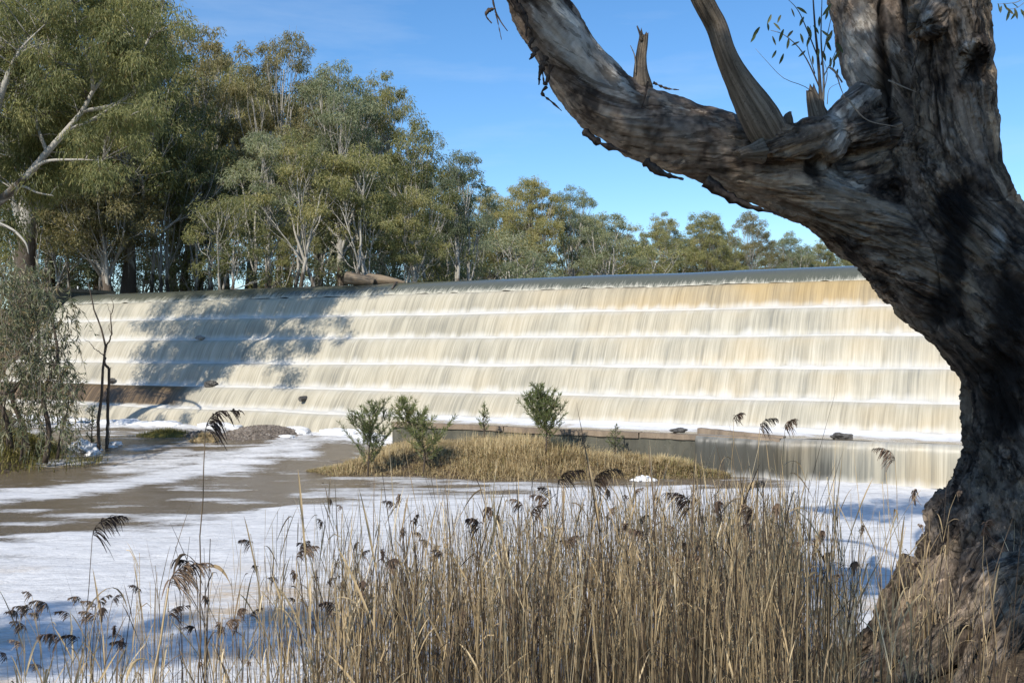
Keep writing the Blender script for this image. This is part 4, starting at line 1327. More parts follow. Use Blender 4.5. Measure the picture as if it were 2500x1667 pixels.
def wood_tube(name, rows, mat, parent, n=50, sides=20, rough=0.10, seed=1, px=True, grain=4.0, tip=0.0):
    """branch with grain: ridged outline, splintered end"""
    P, R = chain([(x * k_, y * k_, r * k_, Y) for x, y, r, Y in rows], n) if px else rows
    T = unit(np.gradient(P, axis=0))
    u = unit(np.cross(T[0], [0.2, 0.9, 0.1])); U = []
    for i in range(len(P)):
        u = unit(u - T[i] * (u @ T[i])); U.append(u)
    U = np.array(U); W = np.cross(T, U)
    an = np.arange(sides) / sides * 2 * np.pi
    sl = np.concatenate([[0], np.cumsum(np.linalg.norm(np.diff(P, axis=0), axis=1))])
    ca, sa = np.cos(an), np.sin(an)
    q = np.stack([np.tile(ca, (len(P), 1)) * 1.5, np.tile(sa, (len(P), 1)) * 1.5, np.repeat(sl[:, None] * grain * 0.5, sides, 1)], -1).reshape(-1, 3)
    nz = fbm(q + seed * 9.1, 4, seed) .reshape(len(P), sides)
    rr_ = R[:, None] * (1 + nz * rough * 3.2)
    jag = (fbm(np.stack([ca * 2.5, sa * 2.5, 0 * ca], -1) + seed, 3, seed + 5) * tip)[None] * (np.arange(len(P)) == len(P) - 1)[:, None]
    V = P[:, None] + rr_[..., None] * (ca[None, :, None] * U[:, None] + sa[None, :, None] * W[:, None]) + jag[..., None] * T[:, None]
    i, j = np.meshgrid(np.arange(len(P) - 1), np.arange(sides), indexing='ij'); j2 = (j + 1) % sides
    F = np.stack([i * sides + j, i * sides + j2, (i + 1) * sides + j2, (i + 1) * sides + j], -1).reshape(-1, 4)
    Vf = V.reshape(-1, 3)
    Vf = np.vstack([Vf, P[-1] - T[-1] * R[-1] * 0.8, P[0]])
    e = (len(P) - 1) * sides; nn = len(Vf)
    caps = np.array([[e + k, e + (k + 1) % sides, nn - 2] for k in range(sides)] + [[(k + 1) % sides, k, nn - 1] for k in range(sides)])
    A = np.zeros((nn, 3)); A[:len(P) * sides, 0] = np.tile(2 * np.abs(np.arange(sides) / sides - 0.5) * 2, len(P)); A[:len(P) * sides, 1] = np.repeat(sl, sides); A[:, 2] = seed
    return mesh_obj(name, Vf, [F, caps], mat, parent, True, A)


db = wood_tube('dead_branch', [(1775, 315, 38, 8.55), (1760, 295, 41, 8.5), (1742, 262, 40, 8.45), (1712, 212, 33, 8.4), (1684, 162, 28, 8.35), (1662, 110, 25, 8.3), (1645, 60, 24, 8.3), (1625, 20, 24, 8.25), (1600, -30, 22, 8.2), (1560, -130, 18, 8.15), (1540, -260, 12, 8.1)], M_DEADWOOD, GUM, 70, 24, 0.07, 3)
db['label'] = 'bare grey dead branch rising from the collar above the limb'
wood_tube('broken_stub', [(1752, 345, 26, 8.45), (1725, 350, 17, 8.42), (1708, 352, 14, 8.4), (1694, 358, 11, 8.38)], M_DEADWOOD, GUM, 14, 14, 0.22, 8, tip=0.05)
wood_tube('broken_stub', [(1476, 205, 22, 8.75), (1473, 165, 15, 8.75), (1474, 130, 12, 8.75), (1478, 100, 11, 8.75), (1480, 78, 10, 8.75)], M_DEADWOOD, GUM, 20, 12, 0.14, 12, tip=0.10)
wood_tube('broken_stub', [(1474, 95, 4, 8.72), (1470, 78, 3, 8.72), (1463, 60, 1.5, 8.72)], M_DEADWOOD, GUM, 6, 6, 0.1, 13)
wood_tube('broken_stub', [(1885, 275, 24, 8.95), (1872, 240, 15, 8.95), (1862, 204, 9, 8.95)], M_DEADWOOD, GUM, 14, 12, 0.25, 15, tip=0.12)
wood_tube('broken_stub', [(1895, 275, 18, 8.9), (1886, 250, 12, 8.9), (1884, 232, 10, 8.9)], M_DEADWOOD, GUM, 12, 12, 0.25, 17, tip=0.08)
wood_tube('broken_stub', [(2255, 290, 18, 9.0), (2280, 272, 9, 9.0), (2290, 258, 5, 9.0)], M_DEADWOOD, GUM, 8, 10, 0.25, 19, tip=0.03)
wood_tube('broken_stub', [(1810, 285, 12, 8.6), (1812, 268, 9, 8.6), (1815, 258, 3, 8.6)], M_DEADWOOD, GUM, 8, 10, 0.25, 29, tip=0.03)

# strips of shed bark that hang from the limb
t = NT('loose_bark')
M_LOOSE = t.done(t.princ(t.ramp(t.noise(t.obj(), 14, 4, 0.7), [(0.35, (0.03, 0.022, 0.018)), (0.65, (0.13, 0.095, 0.07))]), 0.9, 0.1))


def strip(rows, w0, seed):
    rng = np.random.default_rng(seed)
    P, _ = chain([(x * k_, y * k_, 1, Y) for x, y, Y in rows], 16)
    n = len(P); T = unit(np.gradient(P, axis=0))
    tw = np.linspace(0, rng.uniform(-2, 2), n)
    S = unit(np.cross(T, [0.1, 1, 0.1])); Bn = np.cross(T, S)
    side = S * np.cos(tw)[:, None] + Bn * np.sin(tw)[:, None]
    nrm_ = np.cross(T, side)
    w = w0 * (1 - 0.75 * np.linspace(0, 1, n) ** 1.6) * (1 + 0.3 * rng.normal(size=n))
    V = np.concatenate([P - side * w[:, None], P + nrm_ * w[:, None] * 0.5 + nrm_ * 0.006, P + side * w[:, None], P + nrm_ * w[:, None] * 0.5 - nrm_ * 0.006])
    F = []
    for r in range(4):
        r2 = (r + 1) % 4
        F.append(np.stack([r * n + np.arange(n - 1), r2 * n + np.arange(n - 1), r2 * n + np.arange(1, n), r * n + np.arange(1, n)], -1))
    mb_ = MB(); mb_.add(V, np.concatenate(F))
    return mb_.build('bark_strip', M_LOOSE, GUM, True)


STR = [([(1135, -60, 8.5), (1133, -20, 8.48), (1132, 0, 8.45), (1138, 25, 8.45), (1150, 50, 8.45), (1166, 72, 8.45)], 0.012), ([(1136, 20, 8.44), (1142, 45, 8.44), (1152, 92, 8.44)], 0.008), ([(1138, 20, 8.43), (1122, 25, 8.42), (1117, 38, 8.42), (1130, 54, 8.42)], 0.018),
       ([(1170, -20, 8.3), (1196, 30, 8.3), (1214, 60, 8.3), (1224, 70, 8.3)], 0.03), ([(1190, 10, 8.3), (1208, 45, 8.3), (1209, 85, 8.3)], 0.025), ([(1232, 110, 8.35), (1224, 128, 8.3), (1216, 138, 8.3)], 0.028), ([(1255, 130, 8.3), (1240, 170, 8.3), (1236, 195, 8.3)], 0.03),
       ([(1255, 200, 8.4), (1245, 215, 8.35), (1268, 235, 8.4), (1290, 255, 8.4)], 0.014), ([(1225, 90, 8.4), (1216, 105, 8.35), (1226, 118, 8.4)], 0.018), ([(1268, 150, 8.3), (1252, 195, 8.3), (1246, 160, 8.3)], 0.02), ([(1480, 370, 8.4), (1520, 398, 8.4), (1570, 412, 8.42)], 0.035),
       ([(1620, 415, 8.5), (1680, 455, 8.5), (1740, 480, 8.55), (1790, 492, 8.6)], 0.05), ([(1340, 300, 8.5), (1380, 330, 8.45), (1440, 350, 8.45)], 0.03), ([(1500, 190, 8.9), (1530, 203, 8.9), (1560, 207, 8.9)], 0.012), ([(1488, 188, 8.6), (1480, 230, 8.5), (1474, 250, 8.5)], 0.010)]
for i, (rows, w) in enumerate(STR):
    strip(rows, w, 300 + i)

M_SHOOT_LEAF = leaf_mat('shoot_leaves', [(0.0, (0.05, 0.07, 0.025)), (0.5, (0.11, 0.13, 0.05)), (1.0, (0.22, 0.20, 0.09))], 0.35, 0.4)


def shoot(twigs, leaves, seed, L=0.115):
    rng = np.random.default_rng(seed)
    mb_ = MB()
    lf = MB()
    for rows, r0 in twigs:
        P, _ = chain([(x * k_, y * k_, 1, Y) for x, y, Y in rows], 14)
        mb_.tube(P, np.linspace(r0, r0 * 0.3, len(P)), 5, 0.3)
    o = mb_.build('leafy_twig', M_GREY_BARK, GUM, True)
    for px, py, ang, ln in leaves:
        C = at(px * k_, py * k_, 8.9 + rng.uniform(-0.15, 0.15)) - TB
        a_ = math.radians(ang)
        D = unit(np.array([math.sin(a_), rng.uniform(-0.3, 0.3), -math.cos(a_)]))
        W = unit(np.cross(D, [0.2 * rng.normal(), 1, 0.3 * rng.normal()]))
        # a slim curved leaf of several quads, with a fold along the middle
        m = 6; s = np.linspace(0, 1, m)
        l_ = ln * k_ / FPX * 9; w_ = l_ * 0.125
        nn_ = np.cross(D, W)
        mid = C + D * (s * l_)[:, None] + W * (0.10 * l_ * s * s * rng.choice([-1, 1]))[:, None]
        wd = w_ * np.sin(np.pi * np.clip(s * 0.93 + 0.07, 0, 1)) ** 0.8
        V = np.concatenate([mid - W * wd[:, None] + nn_ * wd[:, None] * 0.3, mid, mid + W * wd[:, None] + nn_ * wd[:, None] * 0.3])
        F = np.concatenate([np.stack([r * m + np.arange(m - 1), r * m + np.arange(1, m), (r + 1) * m + np.arange(1, m), (r + 1) * m + np.arange(m - 1)], -1) for r in range(2)])
        lf.add(V, F, rng.random(), 0.3 * (rng.random() < 0.2))
    lf.build('leaves', M_SHOOT_LEAF, o, False)
    return o


TW = [([(1886, 262, 8.95), (1884, 200, 8.95), (1878, 120, 8.95), (1872, 60, 8.95), (1866, -30, 8.95)], 0.020), ([(1890, 250, 8.9), (1892, 180, 8.9), (1886, 90, 8.9), (1888, 0, 8.9)], 0.013), ([(1884, 205, 8.95), (1860, 150, 8.95), (1835, 110, 8.95), (1800, 80, 8.95), (1770, 70, 8.95)], 0.008),
      ([(1878, 130, 8.95), (1850, 60, 8.95), (1830, 20, 8.95), (1800, -10, 8.95)], 0.007), ([(1890, 180, 8.9), (1915, 130, 8.9), (1925, 100, 8.9)], 0.006), ([(1886, 150, 8.9), (1905, 60, 8.9), (1915, 20, 8.9)], 0.006), ([(1886, 230, 8.9), (1850, 200, 8.9), (1800, 180, 8.9), (1760, 140, 8.9), (1735, 112, 8.9)], 0.004),
      ([(1892, 210, 8.9), (1900, 170, 8.9), (1892, 140, 8.9)], 0.005), ([(1900, 240, 8.9), (1905, 205, 8.9), (1930, 190, 8.9)], 0.004), ([(1872, 170, 8.9), (1855, 110, 8.9), (1862, 60, 8.9)], 0.005)]
LV = []
rs = np.random.default_rng(8)
for px, py in [(1752, 68), (1745, 80), (1770, 78), (1768, 28), (1800, 62), (1820, 70), (1812, 90), (1790, 110), (1800, 118), (1830, 100), (1845, 120), (1838, 78), (1850, 40), (1835, 22), (1815, 10), (1868, 62), (1876, 40), (1885, 70), (1880, 105), (1905, 68), (1910, 96), (1900, 130), (1915, 140),
               (1930, 118), (1922, 160), (1898, 30), (1908, 10), (1860, 90), (1852, 66), (1780, 50), (1795, 30), (1762, 50), (1895, 95), (1870, 130), (1890, 115)]:
    LV.append((px + rs.normal(0, 4), py + rs.normal(0, 4), rs.normal(0, 28), rs.uniform(20, 34)))
shoot(TW, LV, 5)
shoot([([(2380, -40, 8.9), (2345, 0, 8.9), (2320, 8, 8.9), (2290, 10, 8.9)], 0.005), ([(2380, -20, 8.9), (2340, 16, 8.9), (2312, 22, 8.9)], 0.004)], [(2292, 8, 10, 22), (2300, 14, -20, 20), (2312, 18, 30, 24), (2318, 24, -10, 26), (2330, 20, 20, 26), (2335, 26, -25, 22), (2345, 22, 15, 26), (2352, 26, 0, 24), (2325, 8, 50, 18), (2305, 8, 40, 18)], 6)
shoot([([(2390, 500, 8.9), (2360, 516, 8.9), (2325, 505, 8.9)], 0.004), ([(2390, 530, 8.9), (2355, 530, 8.9), (2330, 545, 8.9)], 0.004)], [(2330, 514, 80, 24), (2336, 520, 50, 16), (2345, 530, -60, 18), (2350, 545, 20, 18), (2334, 545, -30, 14)], 7)
# thin wiry twigs across the fork
for rows in [[(1905, 155, 8.5), (1920, 170, 8.5), (1930, 200, 8.5), (1942, 230, 8.45)], [(1945, 225, 8.45), (1990, 275, 8.45), (2060, 292, 8.45)], [(2040, 185, 8.6), (2075, 200, 8.55), (2105, 212, 8.5)], [(1460, 170, 8.7), (1458, 130, 8.7), (1448, 105, 8.7)], [(1935, 190, 8.5), (1915, 160, 8.5), (1900, 155, 8.5)]]:
    P, _ = chain([(x * k_, y * k_, 1, Y) for x, y, Y in rows], 14)
    wt_ = MB()
    wt_.tube(P, np.linspace(0.008, 0.003, len(P)), 5, 0.3)
    wt_.build('dry_twig', M_DEADWOOD, GUM, True)
pass

# ---- unseen crown of the red gum: clumps placed over the camera to throw the dappled shade
CT, CC = MB(), MB()
rc = np.random.default_rng(19)
cents = []


def shade(p, dz, n, rad):
    """leaf clumps on the sun side of a point, dz metres above it"""
    c = np.asarray(p, float) + S3 * (dz / S3[2])
    for _ in range(n):
        cents.append(c + unit(rc.normal(size=3)) * rad * rc.random() ** 0.5 * [1, 1, 0.6] - TB)


SHADES = []
for px, py, Y, dz, n, rad in [
    # trunk, fork and stems
    (2430, 1250, 8.4, 7.2, 5, 0.8), (2330, 1050, 8.6, 7.0, 9, 0.9), (2330, 880, 8.6, 6.6, 9, 0.9), (2300, 720, 8.6, 6.4, 9, 0.9), (2240, 580, 8.6, 6.0, 6, 0.8), (2180, 420, 8.6, 5.8, 4, 0.7), (2230, 250, 8.6, 5.6, 4, 0.7),
    (2230, 90, 8.6, 5.6, 3, 0.6), (2020, 200, 9.0, 5.6, 5, 0.7), (1990, 50, 9.0, 5.6, 4, 0.6), (2100, 540, 8.7, 6.2, 3, 0.6), (1930, 440, 8.8, 6.0, 3, 0.6), (1850, 410, 8.8, 6.2, 3, 0.6), (1760, 330, 8.6, 6.2, 2, 0.5),
    (1500, 300, 8.4, 6.0, 3, 0.6), (1400, 150, 8.4, 6.0, 3, 0.6), (1330, 60, 8.4, 6.0, 2, 0.5), (2400, 1380, 8.3, 7.0, 6, 0.8)]:
    shade(at(px * k_, py * k_, Y), dz, n, rad)
for X, Y, dz, n, rad in [
    # foam in the lower left, and beside the trunk
    (-6.2, 11.3, 9.5, 7, 1.0), (-4.6, 11.1, 9.5, 5, 0.9), (-3.0, 11.4, 9.0, 6, 0.9), (-1.6, 11.7, 9.0, 4, 0.8), (-5.6, 10.4, 9.5, 4, 0.9), (7.0, 20.2, 10.0, 7, 1.0), (8.6, 20.5, 10.0, 7, 1.0),
    (-1.2, 9.2, 8.5, 3, 0.8), (3.0, 7.4, 7.5, 2, 0.5), (-3.4, 7.0, 8.2, 5, 1.0), (-2.2, 5.6, 8.0, 4, 0.9)]:
    shade((X, Y, 0.5), dz, n, rad)
cents = np.array(cents)
# limbs that carry these clumps, out of the frame
tips = [CH['stem_right'][0][-1], CH['stem_left'][0][-1], CH['limb'][0][-1]]
trr = [CH['stem_right'][1][-1], CH['stem_left'][1][-1], CH['limb'][1][-1]]
hubs = []
ctr = cents.mean(0)
for q, (tp, r_) in enumerate(zip(tips, trr)):
    for gk in range(3):
        g = cents[rc.integers(0, len(cents))]
        P = curve(np.array([tp, tp * 0.7 + g * 0.3 + rc.normal(0, 0.5, 3) + [0, 0, 1.2], tp * 0.3 + g * 0.7 + rc.normal(0, 0.5, 3) + [0, 0, 0.9], g + [0, 0, 0.2]]), 24)
        CT.tube(P, np.concatenate([[r_ * 0.8], np.linspace(0.07, 0.015, len(P) - 1)]), 8, 0.1)
        hubs.append(P)
hubs = np.vstack(hubs)
for c in cents:
    a_ = hubs[np.argmin(np.linalg.norm(hubs - c, axis=1))]
    P = curve(np.array([a_, (a_ + c) / 2 + [0, 0, 0.15], c]), 6)
    CT.tube(P, np.linspace(0.03, 0.008, len(P)), 4, 0.0)
CT.build('upper_limb', M_GREY_BARK, GUM, True)
clump_leaves(CC, cents, rc.uniform(0.55, 0.9, len(cents)), 330, 0.17, 0.042, rc, 0.9, 0.8)
CC.build('crown', M_LEAF['olive'], GUM)  # unseen leaf clumps, set out for the shade they cast
# ---------------------------------------------------------------- islet with dry grass below the apron
def mat_grass(name, stops):
    t = NT(name)
    a = t.xyz(t.attr())
    c = t.ramp(a[0], stops)
    c = t.mix(t.math('MULTIPLY', a[1], 0.3), c, t.mix(1.0, c, (0.45, 0.42, 0.36), 'MULTIPLY'))   # old, rotted lower parts
    d = t.princ(c, 0.7, 0.2)
    tr = t.n('BsdfTranslucent'); t.put(tr.inputs['Color'], c)
    mx = t.n('MixShader'); mx.inputs[0].default_value = 0.25
    t.t.links.new(d, mx.inputs[1]); t.t.links.new(tr.outputs[0], mx.inputs[2])
    return t.done(mx.outputs[0])


STRAW = [(0.0, (0.20, 0.145, 0.078)), (0.3, (0.42, 0.315, 0.165)), (0.6, (0.60, 0.465, 0.25)), (0.85, (0.72, 0.59, 0.35)), (1.0, (0.38, 0.35, 0.13))]
M_STRAW = mat_grass('dry_grass', STRAW)
M_GREENGRASS = mat_grass('green_grass', [(0.0, (0.09, 0.085, 0.025)), (0.5, (0.22, 0.20, 0.055)), (1.0, (0.38, 0.31, 0.11))])


def blades(mb, B, H, W, rng, lean=0.5, tint=None, seg=3, droop=0.6):
    """curved grass blades standing on points B"""
    n = len(B)
    az = rng.uniform(0, 6.283, n)
    out = np.stack([np.cos(az), np.sin(az), 0 * az], -1)
    ln = np.abs(rng.normal(0, lean, n))
    s = np.linspace(0, 1, seg + 1)
    side = np.stack([-out[:, 1], out[:, 0], 0 * az], -1)
    Vs = []
    for q in s:
        c = B + out * (ln * H * (0.5 * q + droop * q * q))[:, None] + np.array([0, 0, 1.0]) * (H * (q - 0.35 * np.minimum(ln, 1.4) * q * q))[:, None]
        w = W * (1 - 0.85 * q) * np.ones(n)
        Vs += [c - side * w[:, None], c + side * w[:, None]]
    V = np.stack(Vs, 1)                      # n, 2(seg+1), 3
    m = 2 * (seg + 1)
    F = np.concatenate([np.stack([np.arange(n) * m + 2 * k, np.arange(n) * m + 2 * k + 1, np.arange(n) * m + 2 * k + 3, np.arange(n) * m + 2 * k + 2], -1) for k in range(seg)])
    t_ = np.clip(rng.normal(0.48, 0.2, n) if tint is None else tint, 0, 1)
    bb = np.tile(np.repeat(1 - s, 2), n)
    mb.add(V.reshape(-1, 3), F, np.repeat(t_, m), bb)


IF = plan([(745, 1152), (780, 1164), (850, 1172), (950, 1176), (1150, 1178), (1300, 1177), (1450, 1174), (1620, 1172), (1700, 1172), (1790, 1168)])
ri = np.random.default_rng(3)


def islet(X):
    """front and back edge of the islet at X"""
    f = np.interp(X, IF[:, 0], IF[:, 1])
    wallY = (AP_D - 0.05 + ND[0] * X) / -ND[1]
    back = np.where(X < -4.0, np.interp(X, [IF[0, 0], -4.9, -4.0], [IF[0, 1] + 0.1, 27.6, 30.0]), wallY)
    return f, np.maximum(back, f + 0.05)


def islet_h(X, s):
    env = sstep(IF[0, 0], -3.0, X) * sstep(IF[-1, 0] + 0.3, 3.6, X)
    hump = 0.28 + 0.26 * np.exp(-((X - 0.1) / 1.9) ** 2) + 0.12 * np.exp(-((X + 2.6) / 1.2) ** 2)
    return -0.10 + (0.13 + hump * env) * sstep(-0.02, 0.62, s) * (0.55 + 0.45 * sstep(0, 0.5, s)) + 0.05 * fbm(np.stack([X * 1.7, s * 5, 0 * X], -1), 3, 14)


xs = np.linspace(IF[0, 0] + 0.02, IF[-1, 0], 120); ss_ = np.linspace(0, 1, 24)
Xg = np.repeat(xs, 24); Sg = np.tile(ss_, 120)
fa, ba = islet(Xg)
tag(mesh_obj('islet_ground', np.stack([Xg, fa + (ba - fa) * Sg, islet_h(Xg, Sg)], -1), [grid_faces(120, 24)], M_SOIL, None, True), 'low islet of soil and straw below the concrete apron', None, None, 'structure')
gm = MB()
N = 30000
Xr = ri.uniform(IF[0, 0] + 0.05, IF[-1, 0] - 0.05, N); Sr = ri.random(N) ** 0.85
fa, ba = islet(Xr)
Yr = fa + (ba - fa) * Sr
clump = fbm(np.stack([Xr * 1.3, Yr * 0.9, 0 * Xr], -1), 3, 15)
tall = (0.13 + 0.22 * sstep(-0.15, 0.35, clump)) * sstep(-0.05, 0.3, Sr) * sstep(IF[0, 0], -4.0, Xr) * (0.75 + 0.55 * np.exp(-((Xr + 0.2) / 2.2) ** 2)) + 0.07
Hh = tall * 0.8 * ri.uniform(0.5, 1.15, N)
tint = np.clip(0.50 + 0.35 * clump + ri.normal(0, 0.16, N) + 0.12 * sstep(3.0, 5.5, Xr) , 0.02, 0.95)
tint = np.where((ri.random(N) < 0.04 + 0.22 * sstep(3.0, 5.0, Xr) + 0.25 * sstep(-4.6, -5.4, Xr)), 1.0, tint)
blades(gm, np.stack([Xr, Yr, islet_h(Xr, Sr) - 0.02], -1), Hh, 0.012, ri, 1.35, tint)
# tussocks of long pale straw
for cx, cs, n, h in [(0.05, 0.55, 900, 0.72), (-1.0, 0.75, 600, 0.62), (1.35, 0.7, 700, 0.66), (-2.6, 0.7, 420, 0.55), (0.3, 0.25, 700, 0.45), (2.5, 0.5, 500, 0.5), (-3.6, 0.5, 350, 0.5), (4.4, 0.6, 400, 0.42)]:
    X_t = cx + ri.normal(0, 0.28, n); S_t = np.clip(cs + ri.normal(0, 0.1, n), 0.02, 0.98)
    fa, ba = islet(X_t)
    blades(gm, np.stack([X_t, fa + (ba - fa) * S_t, islet_h(X_t, S_t)], -1), h * 0.72 * ri.uniform(0.5, 1.1, n), 0.009, ri, 0.95, np.clip(ri.normal(0.66, 0.14, n), 0, 0.95), 4, 0.8)
tag(gm.build('dry_grass', M_STRAW), 'matted straw coloured grass covering the islet', None, None, 'stuff')

# ---------------------------------------------------------------- saplings on the islet
M_SAP = leaf_mat('sapling_leaves', [(0.0, (0.07, 0.092, 0.034)), (0.5, (0.16, 0.19, 0.072)), (1.0, (0.30, 0.30, 0.12))], 0.25, 0.4)


def sapling(base, top, width, nb, seed, label, leaf=(0.16, 0.018), twin=False, dens=1.0, low=0.22):
    """slim upright sapling: a leader, rising side twigs, narrow leaves set along each twig"""
    rng = np.random.default_rng(seed)
    T_, L_ = MB(), MB()
    H = top[2] - base[2]
    lead = curve(np.array([[0, 0, -0.15], [0.02 * H, 0, 0.3 * H], (np.asarray(top) - base) * [0.5, 0.5, 0.62], np.asarray(top) - base]), 20)
    T_.tube(lead, np.linspace(0.030, 0.006, len(lead)), 6, 0.8)
    twigs = []
    for b in range(nb):
        f = low + (0.97 - low) * (b + rng.random()) / nb
        j = int(f * (len(lead) - 1)); p = lead[j]
        az = b * 2.4 + rng.uniform(-0.4, 0.4)
        ext = width * (1 - 0.78 * (f - low) / (1 - low)) * rng.uniform(0.65, 1.1) * (0.6 + 0.8 * sstep(low, low + 0.18, f))
        rise = ext * rng.uniform(0.7, 1.25)
        q = p + np.array([math.cos(az) * ext, math.sin(az) * ext * 0.8, rise])
        P = curve(np.array([p, p * 0.5 + q * 0.5 + [0, 0, -0.10 * ext], q]), 9)
        T_.tube(P, np.linspace(0.012, 0.003, len(P)), 4, 0.4)
        twigs.append(P)
        for _ in range(2):
            k = rng.integers(2, 7)
            e = P[k] + np.array([rng.normal(0, 0.22) * ext, rng.normal(0, 0.22) * ext, ext * rng.uniform(0.25, 0.55)])
            P2 = curve(np.array([P[k], P[k] * 0.5 + e * 0.5, e]), 7)
            T_.tube(P2, np.linspace(0.006, 0.002, len(P2)), 3, 0.4, cap=False)
            twigs.append(P2)
    twigs.append(lead[int(len(lead) * 0.6):])
    for P in twigs:
        ln = np.linalg.norm(np.diff(P, axis=0), axis=1).sum()
        n = max(5, int(ln * 82 * dens))
        k = (0.12 + 0.88 * rng.random(n)) * (len(P) - 1.001); i0 = k.astype(int); fr = (k - i0)[:, None]
        C = P[i0] * (1 - fr) + P[i0 + 1] * fr
        tg = unit(P[i0 + 1] - P[i0])
        D = unit(tg * 0.75 + rng.normal(size=(n, 3)) * 0.45 + [0, 0, 0.12])
        W = unit(np.cross(D, rng.normal(size=(n, 3))))
        L_.leaves(C, D, W, rng.uniform(0.6, 1.15, n) * leaf[0], rng.uniform(0.8, 1.2, n) * leaf[1], np.clip(0.45 + rng.normal(0, 0.2, n), 0, 1), (rng.random(n) < 0.05) * 0.6)
    r = empty('sapling', base, label, 'sapling')
    T_.build('stem', M_GREY_BARK, r, True)
    L_.build('leaves', M_SAP, r)
    return r


def isl(px, py, s):
    X = (px - 1250) / FPX * 27
    f, b = islet(np.array([X])); Y = float(f[0] + (b[0] - f[0]) * s)
    X = (px - 1250) / FPX * Y
    return np.array([X, Y, float(islet_h(np.array([X]), np.array([s]))[0])])


b = isl(897, 1150, 0.16); sapling(b, at(915, 985, b[1]), 0.78, 26, 1, 'bushy green sapling at the left end of the islet')
b = isl(1032, 1140, 0.25); sapling(b, at(980, 975, b[1]), 0.72, 30, 2, 'twin topped green sapling leaning left before the corner of the concrete', dens=1.1)
b = isl(1331, 1110, 0.5); sapling(b, at(1318, 950, b[1]), 0.70, 34, 3, 'tallest conical green sapling in the middle of the islet', dens=1.25, low=0.3)
b = isl(1500, 1100, 0.75); sapling(b, at(1503, 1040, b[1]), 0.26, 12, 4, 'small dark seedling standing close to the concrete wall', leaf=(0.09, 0.014))
b = isl(1180, 1090, 0.8); sapling(b, at(1183, 985, b[1]), 0.22, 12, 5, 'wispy pale seedling left of the conical sapling', leaf=(0.13, 0.02), dens=0.55, low=0.35)

# ---------------------------------------------------------------- dead pair of stems in the water, left
DY = on_level(245, 1112, 0.1)[1]
ob = on_level(245, 1110, 0.1); ob[2] = 0.0


def dpt(rows):
    return np.array([at(x, y, DY + dy) - ob for x, y, dy in rows])


ds0 = empty('dead_sapling', ob, 'bare two stemmed dead sapling standing in the shallows', 'dead tree')
for nm, rows, r0, r1 in [('stem', [(243, 1118, 0), (240, 1031, 0), (247, 983, 0), (250, 932, 0), (254, 876, 0), (257, 843, 0), (247, 803, 0), (231, 756, 0), (221, 719, 0), (216, 690, 0)], 0.075, 0.018),
                         ('stem', [(261, 1100, .3), (263, 1031, .3), (264, 960, .3), (266, 906, .2), (257, 890, .1), (254, 870, 0)], 0.07, 0.05),
                         ('branch', [(256, 858, 0), (261, 843, 0), (272, 815, 0), (271, 775, 0), (276, 748, 0), (272, 725, 0)], 0.045, 0.008),
                         ('branch', [(254, 868, 0), (240, 858, 0), (228, 848, 0), (219, 836, 0), (205, 829, 0)], 0.022, 0.006),
                         ('branch', [(272, 775, 0), (266, 755, 0), (262, 742, 0)], 0.014, 0.005), ('branch', [(272, 815, 0), (266, 800, 0), (268, 790, 0)], 0.014, 0.005),
                         ('branch', [(262, 1100, .3), (268, 1060, .3), (268, 1030, .3)], 0.02, 0.006), ('branch', [(264, 955, .3), (259, 948, .3)], 0.02, 0.008), ('branch', [(266, 906, .2), (271, 896, .2)], 0.03, 0.008)]:
    mb_ = MB()
    P = curve(dpt(rows), 26)
    P = P + ri.normal(0, 0.008, P.shape)
    mb_.tube(P, np.linspace(r0, r1, len(P)) * 0.72, 7, 0.6)
    mb_.build(nm, M_GREY_BARK, ds0, True)
b = on_level(222, 1106, 0.1) ; sapling(b, at(227, 995, b[1]), 0.35, 12, 7, 'sparse leafy seedling left of the dead stems', leaf=(0.17, 0.022), dens=0.35, low=0.2)


def lumpy(name, c, r, seed, mat, amp=0.25, fr=2.0, res=28, cut=-0.4):
    """rounded lump (stone, froth heap): a displaced dome, closed below"""
    th = np.linspace(0, np.pi, res); ph = np.linspace(0, 2 * np.pi, res * 2, endpoint=False)
    A_, B_ = np.meshgrid(th, ph, indexing='ij')
    d = np.stack([np.sin(A_) * np.cos(B_), np.sin(A_) * np.sin(B_), np.cos(A_)], -1).reshape(-1, 3)
    k = 1 + amp * fbm(d * fr + seed * 3.7, 4, seed)
    V = d * k[:, None] * np.asarray(r)
    n = res * 2
    i, j = np.meshgrid(np.arange(res - 1), np.arange(n), indexing='ij'); j2 = (j + 1) % n
    F = np.stack([i * n + j, (i + 1) * n + j, (i + 1) * n + j2, i * n + j2], -1).reshape(-1, 4)
    return V, F


def mat_froth():
    t = NT('froth')
    p = t.pos()
    n = t.noise(p, 14, 5, 0.7)
    return t.done(t.princ(t.mix(n, (0.74, 0.72, 0.68), (0.84, 0.84, 0.83)), 0.75, 0.2, t.bump(n, 0.8, 0.03)))


